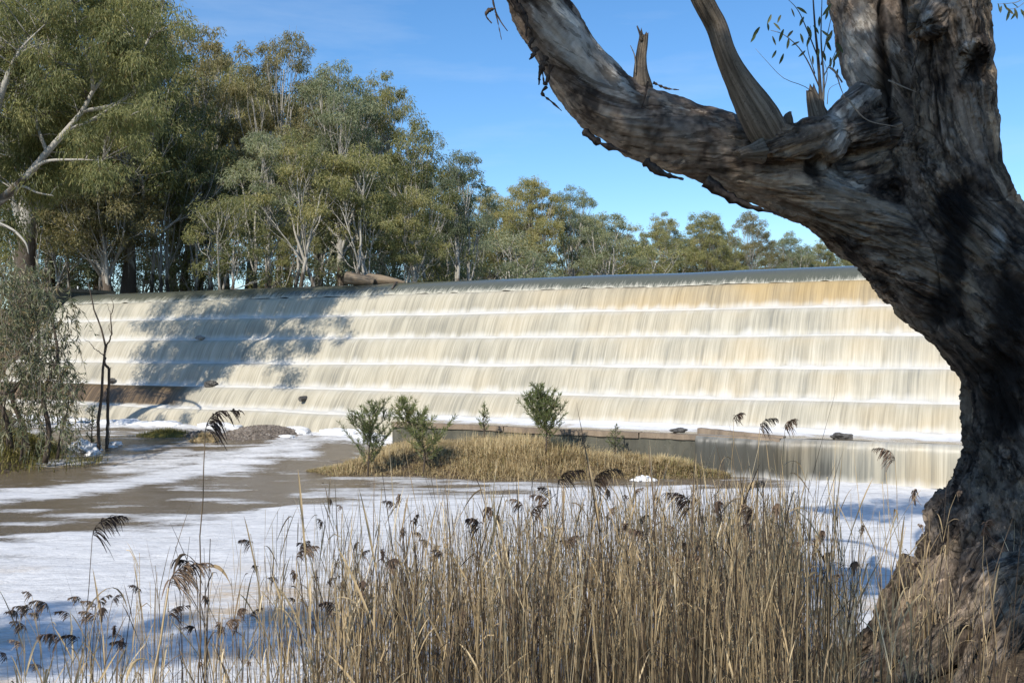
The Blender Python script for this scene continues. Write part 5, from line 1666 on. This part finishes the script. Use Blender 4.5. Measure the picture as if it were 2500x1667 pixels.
M_FROTH = mat_froth()
fm = MB()
for px, py, rx, ry, rz in [(205, 1112, .75, .5, .42), (228, 1118, .4, .3, .2), (283, 1104, .3, .25, .14), (270, 1108, .25, .2, .1), (1572, 1172, .32, .3, .17), (1553, 1174, .2, .2, .1), (1592, 1174, .22, .2, .1), (725, 1085, .7, .4, .22), (700, 1092, .5, .3, .15), (600, 1085, .4, .3, .12)]:
    z0 = 0.1 if px < 1000 else 0.0
    c = on_level(px, py, z0); c[2] = float(water_height(np.array(c[0]), np.array(c[1])))
    V, F = lumpy('foam', c, (rx * 0.62, ry * 0.62, rz * 0.62), px, M_FROTH, 0.7, 2.6)
    fm.add(V + c, F)
for i in range(70):                   # heaps of froth along the foot of the falls
    u = ri.uniform(UA, U1 - 2); D = 27.75 - abs(ri.normal(0, 0.5))
    c = wp(u, D, 0); c[2] = float(water_height(np.array(c[0]), np.array(c[1])))
    r = ri.uniform(0.12, 0.34)
    V, F = lumpy('foam', c, (r * 1.8, r * 1.2, r * 0.55), i + 50, M_FROTH, 0.5, 2.0, 14)
    fm.add(V + c, F)
tag(fm.build('foam', M_FROTH, None, True), 'heaped white froth at the foot of the falls and round the stems', None, None, 'stuff')

# small grassy humps by the dead stems and along the left bank
hm = MB()
for px, py, r, n, green in [(262, 1100, 0.55, 500, .8), (222, 1124, 0.55, 420, .6), (150, 1108, 0.9, 900, .55), (100, 1118, 1.0, 900, .5), (40, 1130, 1.1, 800, .45), (185, 1098, 0.5, 420, .7), (-20, 1120, 1.2, 600, .4)]:
    c = on_level(px, py, 0.12)
    P = np.stack([c[0] + ri.normal(0, r * 0.55, n), c[1] + ri.normal(0, r * 0.8, n)], -1)
    z = np.maximum(ground_height(P[:, 0], P[:, 1]), 0.02)
    blades(hm, np.stack([P[:, 0], P[:, 1], z], -1), ri.uniform(0.1, 0.34, n), 0.012, ri, 0.6, np.clip(ri.normal(green, 0.25, n), 0, 1))
tag(hm.build('bank_grass', M_GREENGRASS), 'yellowing grass along the left water edge', None, None, 'stuff')

# ---------------------------------------------------------------- gravel bar with its grass tuft
gc = on_level(628, 1066, 0.36)
t = NT('gravel')
_a = t.xyz(t.attr())
M_GRAVEL = t.done(t.princ(t.ramp(_a[0], [(0, (0.085, 0.068, 0.052)), (0.5, (0.185, 0.15, 0.118)), (1, (0.30, 0.26, 0.215))]), 0.85, 0.25, t.bump(t.noise(t.pos(), 40, 4), 0.5, 0.01)))


def gravel_h(x, y):
    a = np.exp(-(((x - 0.2) / 1.35) ** 2 + (y / 1.5) ** 2) ** 1.3) * 0.42
    b_ = np.exp(-(((x + 1.9) / 0.7) ** 2 + ((y + 0.2) / 0.9) ** 2)) * 0.22
    return np.maximum(a, b_) - 0.09


def stones(mb, P, R, rng):
    """many-sided broken stones at points P"""
    ico = np.array([[0, 0, 1], [.9, 0, .45], [.28, .85, .45], [-.72, .53, .45], [-.72, -.53, .45], [.28, -.85, .45], [.72, .53, -.45], [-.28, .85, -.45], [-.9, 0, -.45], [-.28, -.85, -.45], [.72, -.53, -.45], [0, 0, -1]])
    tri_ = np.array([[0, 1, 2], [0, 2, 3], [0, 3, 4], [0, 4, 5], [0, 5, 1], [1, 6, 2], [2, 7, 3], [3, 8, 4], [4, 9, 5], [5, 10, 1], [6, 7, 2], [7, 8, 3], [8, 9, 4], [9, 10, 5], [10, 6, 1], [11, 7, 6], [11, 8, 7], [11, 9, 8], [11, 10, 9], [11, 6, 10]])
    n = len(P)
    q = ico[None] * rng.uniform(0.6, 1.3, (n, 12, 1)) * rng.uniform(0.55, 1.2, (n, 1, 3)) * [1, 1, 0.7]
    an = rng.uniform(0, 6.28, n); c_, s_ = np.cos(an), np.sin(an)
    x = q[..., 0] * c_[:, None] - q[..., 1] * s_[:, None]; y = q[..., 0] * s_[:, None] + q[..., 1] * c_[:, None]
    V = np.stack([x, y, q[..., 2]], -1) * np.asarray(R)[:, None, None] + P[:, None]
    F = (tri_[None] + np.arange(n)[:, None, None] * 12).reshape(-1, 3)
    mb.add(V.reshape(-1, 3), F, np.repeat(np.clip(rng.normal(0.5, 0.25, n), 0, 1), 12))


gv = MB()
xs = np.linspace(-3, 2.4, 60); ys = np.linspace(-2.4, 2.4, 40)
Xg, Yg = np.repeat(xs, 40), np.tile(ys, 60)
gv.add(np.stack([Xg, Yg, gravel_h(Xg, Yg) + 0.03], -1), grid_faces(60, 40), 0.25)
x = ri.normal(0, 1.0, 5200); y = ri.normal(0, 1.0, 5200)
h = gravel_h(x, y); ok = h > -0.03
x, y, h = x[ok], y[ok], h[ok]
stones(gv, np.stack([x, y, h + 0.02], -1), ri.uniform(0.025, 0.075, len(x)), ri)
x = ri.normal(-1.9, 0.45, 160); y = ri.normal(-0.2, 0.5, 160)
stones(gv, np.stack([x, y, gravel_h(x, y) + 0.02], -1), ri.uniform(0.05, 0.15, 160), ri)
go = gv.build('gravel', M_GRAVEL)
go.location = (gc[0], gc[1], 0.36)
tag(go, 'grey brown heap of broken stone breaking the water', None, None, 'stuff')
for px, py, rx, ry, n, lab in [(405, 1068, 1.0, 0.7, 1600, 'yellow green grass tussock on the far left of the gravel'), (500, 1080, 0.5, 0.4, 600, 'small straw coloured tussock at the near edge of the gravel')]:
    c = on_level(px, py, 0.36); c[2] = 0.34
    tm_ = MB()
    x = ri.normal(0, rx * 0.45, n); y = ri.normal(0, ry * 0.45, n)
    hz = 0.22 * np.exp(-((x / rx) ** 2 + (y / ry) ** 2) * 1.5)
    V, F = lumpy('', c, (rx * 0.95, ry * 0.9, 0.24), px, None, 0.2)
    tm_.add(V, F, 0.3, 0.6)
    blades(tm_, np.stack([x, y, hz - 0.03], -1), ri.uniform(0.1, 0.24, n), 0.011, ri, 0.7, np.clip(ri.normal(0.62 if px < 450 else 0.4, 0.2, n), 0, 1))
    o = tag(tm_.build('grass_tussock', M_GREENGRASS if px < 450 else M_STRAW), lab, 'grass tussock')
    o.location = c

# ---------------------------------------------------------------- driftwood and debris
def weir_pt(px, D, z):
    u = u_at(px, D)
    return wp(u, D, z)


M_DRIFT = None
t = NT('driftwood')
_p = t.obj(); _a = t.xyz(t.attr())
_n = t.noise(t.comb(t.math('MULTIPLY', _a[0], 6.0), t.math('MULTIPLY', _a[1], 0.8), _a[2]), 1, 5, 0.7, 0.3)
M_DRIFT = t.done(t.princ(t.ramp(_n, [(0.3, (0.10, 0.07, 0.045)), (0.48, (0.20, 0.15, 0.10)), (0.68, (0.33, 0.26, 0.18))]), 0.9, 0.15, t.bump(_n, 0.8, 0.04)))
for rows, lab, sd in [([(845, 679, 15), (860, 681, 15), (890, 685, 13), (915, 690, 8)], 'thick pale driftwood log with a sawn left end on the weir crest', 41), ([(893, 678, 8), (905, 680, 13), (940, 684, 11), (970, 687, 7), (990, 690, 3)], 'split tapering driftwood log overlapping the thicker one', 43)]:
    rows3 = []
    Yb = weir_pt(900, 33.9, 6.2)[1] + (0.3 if sd == 43 else 0.0)
    P = np.array([[*at(x, y, Yb - (x - 880) * 0.004), r / FPX * Yb] for x, y, r in rows])
    C = curve(P, 24)
    o0 = C[0, :3].copy()
    o = wood_tube('log', (C[:, :3] - o0, C[:, 3]), M_DRIFT, None, 24, 18, 0.09, sd, px=False, grain=2.0)
    o.location = o0
    tag(o, lab, 'log')
# branch end poking down over the crest at the right log tip
tb_ = MB()
p0 = weir_pt(968, 33.35, 6.05); p1 = weir_pt(957, 32.95, 5.75)
tb_.tube(curve(np.array([[0, 0, 0], (p1 - p0) * 0.5 + [0, 0, 0.03], p1 - p0]), 8), np.linspace(0.06, 0.03, 9), 7, 0.5)
o = tag(tb_.build('stick', M_GREY_BARK), 'dark stick caught on the crest below the split log', 'stick'); o.location = p0

M_STONE = None
t = NT('debris_stone')
_n = t.noise(t.obj(), 9, 5, 0.7)
M_STONE = t.done(t.princ(t.ramp(_n, [(0.35, (0.035, 0.032, 0.028)), (0.65, (0.14, 0.13, 0.115))]), 0.7, 0.3, t.bump(_n, 0.6, 0.03)))
M_STONE_L = NT('pale_stone'); _n = M_STONE_L.noise(M_STONE_L.obj(), 6, 5, 0.7)
M_STONE_L = M_STONE_L.done(M_STONE_L.princ(M_STONE_L.ramp(_n, [(0.35, (0.20, 0.19, 0.17)), (0.65, (0.36, 0.34, 0.30))]), 0.8, 0.2, M_STONE_L.bump(_n, 0.5, 0.03)))
for px, py, D, r, mat, lab, nm in [(489, 824, 31.10, (0.17, 0.12, 0.10), M_STONE_L, 'flat grey slab wedged on the third step', 'rock'), (515, 938, 29.5, (0.26, 0.15, 0.12), M_STONE, 'dark wet rock lodged on the fifth step', 'rock'),
                                   (275, 929, 29.6, (0.12, 0.1, 0.12), M_STONE, 'small dark rock on the fifth step behind the dead stems', 'rock'), (2052, 1066, 26.5, (0.26, 0.14, 0.10), M_STONE, 'brown rock on the wet ledge near the trunk', 'rock'),
                                   (1655, 1051, 26.25, (0.22, 0.12, 0.07), M_STONE, 'low dark rubble on the ledge left of the loose block', 'rock')]:
    u = u_at(px, D); c = wp(u, D, 0)
    Yc = c[1]; c[2] = EYE + (HOR - py) / FPX * Yc
    V, F = lumpy('', c, r, px, mat, 0.75, 1.3, 14)
    mb_ = MB(); mb_.add(V, F)
    o = tag(mb_.build(nm, mat), lab, 'rock'); o.location = c
# square stub sticking out of the fifth fall
c = wp(u_at(743, 28.95), 28.95, 0); c[2] = EYE + (HOR - 973) / FPX * c[1]
an = np.linspace(0, 2 * np.pi, 13)[:-1]
mb_ = MB()
ax = np.array([*ND, 0.0]); sd_ = np.array([*TD, 0.0])
mb_.tube(np.array([-ax * 0.5, ax * 0.0, ax * 0.22, ax * 0.24]) , [0.10, 0.105, 0.10, 0.09], 9)
o = tag(mb_.build('pipe_stub', M_STONE), 'dark round stub poking out of the lowest broad fall', 'pipe'); o.location = c
# loose concrete block lying along the ledge
ua, ub = u_at(1706, 26.35), u_at(1915, 26.35)
lb = MB()
us = np.linspace(ua, ub, 50)
hh = 0.17 * (1 - 0.75 * np.linspace(0, 1, 50) ** 1.2) * (1 + 0.12 * fbm(np.stack([us * 4, 0 * us, 0 * us], -1), 3, 9))
dn = 0.02 * fbm(np.stack([us * 6, 0 * us + 4, 0 * us], -1), 3, 10)
oL = wp((ua + ub) / 2, 26.35, AP_Z)
rows_ = [(26.22, -0.05 + 0 * us), (26.22, hh), (26.25, hh + 0.015), (26.55, hh + 0.01), (26.58, -0.05 + 0 * us)]
V = np.concatenate([wp(us, D + dn, AP_Z + z) for D, z in rows_]) - oL
nn = 50
F = np.concatenate([np.stack([r * nn + np.arange(nn - 1), r * nn + np.arange(1, nn), (r + 1) * nn + np.arange(1, nn), (r + 1) * nn + np.arange(nn - 1)], -1) for r in range(4)])
lb.add(V, [F, np.array([[0, nn, 2 * nn, 3 * nn, 4 * nn]]), np.array([[nn * 5 - 1, nn * 4 - 1, nn * 3 - 1, nn * 2 - 1, nn - 1]])])
o = tag(lb.build('concrete_block', M_CONC_DRY), 'long broken concrete kerb lying on the ledge of the apron', 'concrete block'); o.location = oL
# ---------------------------------------------------------------- reeds on the near bank
M_REED = mat_grass('dry_reed', [(0.0, (0.075, 0.055, 0.040)), (0.22, (0.19, 0.135, 0.085)), (0.5, (0.46, 0.34, 0.185)), (0.75, (0.66, 0.50, 0.28)), (1.0, (0.78, 0.64, 0.41))])
M_PLUME = mat_grass('reed_plume', [(0.0, (0.045, 0.034, 0.030)), (0.4, (0.115, 0.080, 0.060)), (0.7, (0.24, 0.165, 0.115)), (1.0, (0.40, 0.29, 0.19))])


def ribbon(mb, P, w, a, b=0.0, fold=0.25, twist=0.0):
    """folded leaf blade along a curve"""
    n = len(P)
    T = unit(np.gradient(P, axis=0))
    S = unit(np.cross(T, np.array([0.15, 0.1, 1.0]) + 0 * T))
    N = np.cross(S, T)
    tw = np.linspace(0, twist, n)[:, None]
    S, N = S * np.cos(tw) + N * np.sin(tw), N * np.cos(tw) - S * np.sin(tw)
    w = w[:, None]
    V = np.concatenate([P - S * w + N * w * fold, P, P + S * w + N * w * fold])
    F = np.concatenate([np.stack([r * n + np.arange(n - 1), r * n + np.arange(1, n), (r + 1) * n + np.arange(1, n), (r + 1) * n + np.arange(n - 1)], -1) for r in range(2)])
    mb.add(V, F, a, b)


def reed(seed, h, plume=1.0, nleaf=4, tint=0.55, ptint=0.4, r=0.0045, bend=0.06, name='reed', leafw=0.0055, side=None, droopy=False):
    """one reed, base at the origin: stem, blades, drooping one-sided plume"""
    rng = np.random.default_rng(seed)
    root = empty(name, (0, 0, 0))
    az = rng.uniform(0, 6.28) if side is None else side
    d = np.array([math.cos(az), math.sin(az), 0])
    s = np.linspace(0, 1, 14)
    P = np.stack([d[0] * bend * h * s ** 2, d[1] * bend * h * s ** 2, h * s], -1) + np.concatenate([[[0, 0, 0]], np.cumsum(rng.normal(0, 0.0035 * h, (13, 3)) * [1, 1, 0], axis=0)])
    P[0, 2] = -0.15
    st = MB()
    st.tube(P, np.linspace(r, r * 0.45, 14), 5, tint, np.linspace(0.9, 0, 14))
    for k in range(1, 10):
        c = P[0] + (P[-1] - P[0]) * 0  # nodes on the stem
    st.build('stem', M_REED, root, True)
    lf = MB()
    for k in range(nleaf):
        f = rng.uniform(0.30, 0.92)
        j = int(f * 13); p = P[j]
        a2 = az + rng.choice([0, np.pi]) + rng.normal(0, 0.7); hz_ = 0.62
        o_ = np.array([math.cos(a2), math.sin(a2), 0])
        L = rng.uniform(0.22, 0.5) * min(1.0, h / 2)
        up = rng.uniform(0.8, 2.2); dr = rng.uniform(0.1, 1.5) * (1.0 if rng.random() < 0.5 else 0.35)
        if droopy: up = rng.uniform(0.5, 1.1); dr = rng.uniform(0.9, 1.6); hz_ = 0.9
        q = np.linspace(0, 1, 9)[:, None]
        B = p + o_ * L * hz_ * q * (1 - 0.25 * q * dr) + np.array([0, 0, 1.0]) * L * (up * q - dr * q * q)
        ribbon(lf, B, leafw * np.sin(np.pi * np.clip(0.12 + 0.88 * q[:, 0], 0, 1)) ** 0.7 + 0.0008, np.clip(tint + rng.normal(0, 0.15), 0, 1), 0.0, 0.35, rng.normal(0, 1.2))
    if nleaf: lf.build('leaves', M_REED, root)
    if plume > 0:
        pl = MB()
        L = 0.20 * plume
        q = np.linspace(0, 1, 8)[:, None]
        tip = P[-1]
        ax = tip + d * L * (0.12 * q + 0.60 * q * q) + np.array([0, 0, 1.0]) * L * (1.05 * q - 0.62 * q * q)
        pl.tube(ax, np.linspace(r * 0.45, 0.001, 8), 3, ptint, 0.0)
        for k in range(int(58 * plume)):
            f = rng.random() ** 0.8 * 6.99
            p = ax[int(f)] * (1 - f % 1) + ax[int(f) + 1] * (f % 1)
            l = L * rng.uniform(0.22, 0.5) * (1.15 - f / 9)
            dd = unit(d * rng.uniform(0.25, 0.75) + np.array([0, 0, 0.1]) + rng.normal(size=3) * 0.2)
            g = np.linspace(0, 1, 5)[:, None]
            B = p + dd * l * g + np.array([0, 0, -1.0]) * l * 0.95 * g * g
            ribbon(pl, B, (0.0042 * np.sin(np.pi * np.clip(0.15 + 0.8 * g[:, 0], 0, 1)) + 0.0006), np.clip(ptint + rng.normal(0, 0.14), 0, 1), 0.0, 0.5, rng.normal(0, 1))
        pl.build('plume', M_PLUME, root)
    return root


GR = 'dry reeds standing in the bed on the near bank'
REED_LABEL = 'dry straw coloured reed standing in the thick bed on the near bank'
BARE_LABEL = 'bare reed stalk without a plume in the thick bed on the near bank'
protos = []
pr_ = np.random.default_rng(1)
for i in range(9):
    o = reed(400 + i, 2.0, pr_.uniform(0.5, 0.95), int(pr_.integers(2, 5)), pr_.uniform(0.25, 0.75), pr_.uniform(0.25, 0.9), r=pr_.uniform(0.0036, 0.005), bend=pr_.uniform(0.02, 0.10))
    protos.append((o, REED_LABEL, 2.2))
for i in range(4):
    o = reed(450 + i, 2.0, 0.0, int(pr_.integers(2, 6)), pr_.uniform(0.3, 0.8), r=0.0042, bend=pr_.uniform(0.0, 0.06))
    protos.append((o, BARE_LABEL, 2.0))
used = set()


def put_reed(px, ytop, Y, k, label=None, group=GR, az=0.0, tilt=0.0):
    o, lab, hh = protos[k]
    X = (px - 1250) / FPX * Y
    zb = max(float(ground_height(np.array([X]), np.array([Y]))[0]), -0.35) - 0.05
    zt = EYE + (HOR - ytop) / FPX * Y
    h = zt - zb
    if h < 0.6: return None
    if k in used: o = copy_tree(o)
    used.add(k)
    o.name = 'reed'
    o.location = (X, Y, zb)
    s = h / hh
    w = 0.55 * s + 0.45
    o.scale = (w, w, s)
    o.rotation_euler = (tilt * math.sin(az), tilt * math.cos(az), az)
    if 'group' in o: del o['group']
    tag(o, label or lab, 'reed', group)
    return o


rg = np.random.default_rng(12)
cnt = 0
while cnt < 270:
    px = rg.uniform(-40, 2330)
    left = px < 620
    if left and rg.random() < 0.55: continue
    Y = rg.uniform(4.6, 7.5) if left else rg.uniform(5.2, 11.6)
    if px > 1950 and Y > 8.0: continue
    yt = 1395 + abs(rg.normal(0, 1)) * 110 if left else max((1270 if px > 950 else 1330) + rg.normal(0, 1) * 90, 1140 + abs(rg.normal(0, 30)))
    if yt > 1640: continue
    if put_reed(px, yt, Y, int(rg.integers(0, 9) if rg.random() < (0.75 if left else 0.48) else rg.integers(9, 13)), az=rg.uniform(0, 6.28), tilt=rg.normal(0, 0.05)) is not None: cnt += 1


def solo(px0, ytop, Y, label, seed, plume, nleaf, tint, ptint, side, bend=0.03, r=0.005, leafw=0.012):
    X = (px0 - 1250) / FPX * Y
    zb = float(ground_height(np.array([X]), np.array([Y]))[0]) - 0.05
    h = EYE + (HOR - ytop) / FPX * Y - zb
    o = reed(seed, h, plume, nleaf, tint, ptint, r, bend, side=side, leafw=leafw * 0.62, droopy=True)
    o.location = (X, Y, zb)
    return tag(o, label, 'reed', None)


solo(478, 1050, 4.9, 'tallest reed with a dark drooping plume over the brown water', 501, 1.1, 4, 0.25, 0.08, 0.0, 0.035, 0.0055, 0.013)
solo(205, 1310, 5.4, 'dark plumed reed standing alone at the far left over white foam', 502, 1.15, 2, 0.12, 0.05, 0.3, 0.02, 0.004)
solo(330, 1440, 4.6, 'thick straw reed with a pale fluffy plume at the lower left', 503, 1.2, 3, 0.75, 0.72, 0.2, 0.10, 0.009)
solo(515, 1410, 5.2, 'short dark reed with a bowed black plume right of the tallest one', 504, 0.9, 2, 0.12, 0.05, 2.8, 0.06, 0.004)
solo(45, 1460, 4.6, 'reed at the left edge with a long arched dark plume', 505, 1.0, 3, 0.3, 0.15, 3.1, 0.16, 0.005)
solo(1780, 1030, 9.5, 'slim reed whose top crosses the broken concrete kerb', 506, 0.9, 3, 0.45, 0.45, 0.4, 0.02)
solo(1842, 1050, 9.3, 'reed with a feathery tan plume against the wet wall', 507, 1.2, 4, 0.6, 0.6, 0.2, 0.02, 0.006, 0.02)
solo(1900, 1055, 9.4, 'reed with a pale nodding plume right of the feathery tan one', 508, 1.2, 4, 0.6, 0.65, 0.6, 0.03, 0.006, 0.018)
solo(2195, 1125, 8.6, 'reed with a flag shaped plume just left of the trunk', 509, 1.2, 2, 0.5, 0.6, 3.0, 0.02)
solo(2400, 1310, 6.9, 'reed with a curled tan plume in front of the trunk', 510, 1.1, 1, 0.45, 0.55, 0.8, 0.03)
solo(1430, 1195, 7.2, 'reed with the biggest fluffy brown plume above the middle of the bed', 511, 1.5, 3, 0.4, 0.42, 0.3, 0.03, 0.006)
solo(1340, 1185, 7.6, 'dark reed bowing right just left of the biggest plume', 512, 1.3, 4, 0.2, 0.15, 0.2, 0.05, 0.005)
solo(1740, 1245, 6.6, 'reed with a black comb shaped plume hanging over the right bed', 513, 1.2, 2, 0.25, 0.05, 2.9, 0.07, 0.005)

# the rest of the bed reads as one mass
N = 3250
mass = MB()
Xb, Yb = [], []
while len(Xb) < N:
    px = rg.uniform(150, 2480, 4000); Y = 4.6 + rg.random(4000) ** 0.8 * 7.6
    X = (px - 1250) / FPX * Y
    d = near_shore(X) - Y
    cl = fbm(np.stack([X * 1.1, Y * 1.1, 0 * X + 7], -1), 2, 81)
    p = sstep(600, 1180, px) * (0.28 + 0.72 * sstep(-0.2, 0.3, cl)) + 0.06
    p *= np.where((px > 1950) & (Y > 8.2), 0.0, 1.0) * np.where(px > 2080, 0.22, 1.0) * np.where((px > 1950) & (Y < 6.5), 0.6, 1.0)
    ok = (rg.random(4000) < p) & (d > -1.3)
    Xb += list(X[ok]); Yb += list(Y[ok])
Xb, Yb = np.array(Xb[:N]), np.array(Yb[:N])
pxb = 1250 + Xb / Yb * FPX
zb = np.maximum(ground_height(Xb, Yb), -0.35) - 0.03
cl = fbm(np.stack([Xb * 0.8, Yb * 0.8, 0 * Xb + 3], -1), 2, 83)
yt = np.interp(pxb, [150, 560, 850, 1150, 1400, 2000, 2150, 2500], [1560, 1480, 1400, 1330, 1275, 1285, 1400, 1470]) + rg.normal(0, 1, N) * 95 - 40 * cl
yt = np.maximum(yt, 1150 + np.abs(rg.normal(0, 45, N)))
hb = EYE + (HOR - yt) / FPX * Yb - zb
hb = np.clip(hb, 0.45, 2.45) * rg.uniform(0.9, 1.0, N)
tn = np.clip(np.where(rg.random(N) < 0.46, rg.normal(0.14, 0.10, N), rg.normal(0.68, 0.17, N)) + 0.35 * cl, 0.01, 1)
seg = 6
s = np.linspace(0, 1, seg)
lean = rg.normal(0, 0.036, (N, 2)); bow = rg.normal(0, 0.045, (N, 2))
axis = np.stack([Xb[:, None] + hb[:, None] * (lean[:, :1] * s + bow[:, :1] * s * s), Yb[:, None] + hb[:, None] * (lean[:, 1:] * s + bow[:, 1:] * s * s), zb[:, None] + hb[:, None] * s], -1)
rad = rg.uniform(0.0026, 0.0054, N)[:, None] * (1 - 0.6 * s)
an = np.arange(3) / 3 * 2 * np.pi
V = axis[:, :, None, :] + rad[:, :, None, None] * np.stack([np.cos(an), np.sin(an), 0 * an], -1)[None, None]
i, j = np.meshgrid(np.arange(seg - 1), np.arange(3), indexing='ij'); j2 = (j + 1) % 3
f0 = np.stack([i * 3 + j, i * 3 + j2, (i + 1) * 3 + j2, (i + 1) * 3 + j], -1).reshape(-1, 4)
mass.add(V.reshape(-1, 3), (f0[None] + (np.arange(N) * seg * 3)[:, None, None]).reshape(-1, 4), np.repeat(tn, seg * 3), np.tile(np.repeat((1 - s) ** 1.5, 3), N))
# dry blades on them: bent, folded, some broken
M_ = 8000
k = rg.integers(0, N, M_); f = rg.uniform(0.12, 0.98, M_)
fi = f * (seg - 1.001); i0 = fi.astype(int); fr = (fi - i0)[:, None]
B = axis[k, i0] * (1 - fr) + axis[k, i0 + 1] * fr
azl = rg.uniform(0, 6.28, M_); out = np.stack([np.cos(azl), np.sin(azl), 0 * azl], -1)
L = rg.uniform(0.12, 0.40, M_); up = rg.uniform(0.6, 2.4, M_); dr = rg.uniform(0.1, 1.8, M_) * np.where(rg.random(M_) < 0.3, 1.0, 0.3)
side = np.stack([-out[:, 1], out[:, 0], 0 * azl], -1) * np.cos(rg.uniform(-1.2, 1.2, M_))[:, None] + np.array([0, 0, 1.0]) * np.sin(rg.uniform(-1.2, 1.2, M_))[:, None]
Vs = []
for q in np.linspace(0, 1, 5):
    c = B + out * (0.6 * L * q * (1 - 0.2 * dr * q))[:, None] + np.array([0, 0, 1.0]) * (L * (up * q - dr * q * q))[:, None]
    w = rg.uniform(0.8, 1.2) * 0.0037 * (math.sin(math.pi * min(1, 0.15 + 0.85 * q)) ** 0.7 + 0.06)
    Vs += [c - side * w, c + side * w]
V = np.stack(Vs, 1)
F = np.concatenate([np.stack([np.arange(M_) * 10 + 2 * q, np.arange(M_) * 10 + 2 * q + 1, np.arange(M_) * 10 + 2 * q + 3, np.arange(M_) * 10 + 2 * q + 2], -1) for q in range(4)])
mass.add(V.reshape(-1, 3), F, np.repeat(np.clip(tn[k] + rg.normal(0, 0.15, M_), 0, 1), 10), np.repeat((1 - f) ** 1.5, 10))
tag(mass.build('reed_bed', M_REED), 'thick tangled bed of dead reeds on the near bank', None, None, 'stuff')

# short grass and litter on the bare bank by the tree
lit = MB()
N = 3250
X = rg.uniform(0.5, 7.0, N); Y = rg.uniform(4.5, 9.6, N)
blades(lit, np.stack([X, Y, ground_height(X, Y) - 0.01], -1), rg.uniform(0.03, 0.16, N) * (1 + 1.2 * (rg.random(N) < 0.1)), 0.004, rg, 0.9, np.where(rg.random(N) < 0.1, 1.0, np.clip(rg.normal(0.5, 0.2, N), 0, 0.95)))
tag(lit.build('bank_litter', M_STRAW), 'short dry grass and litter on the bank round the big tree', None, None, 'stuff')
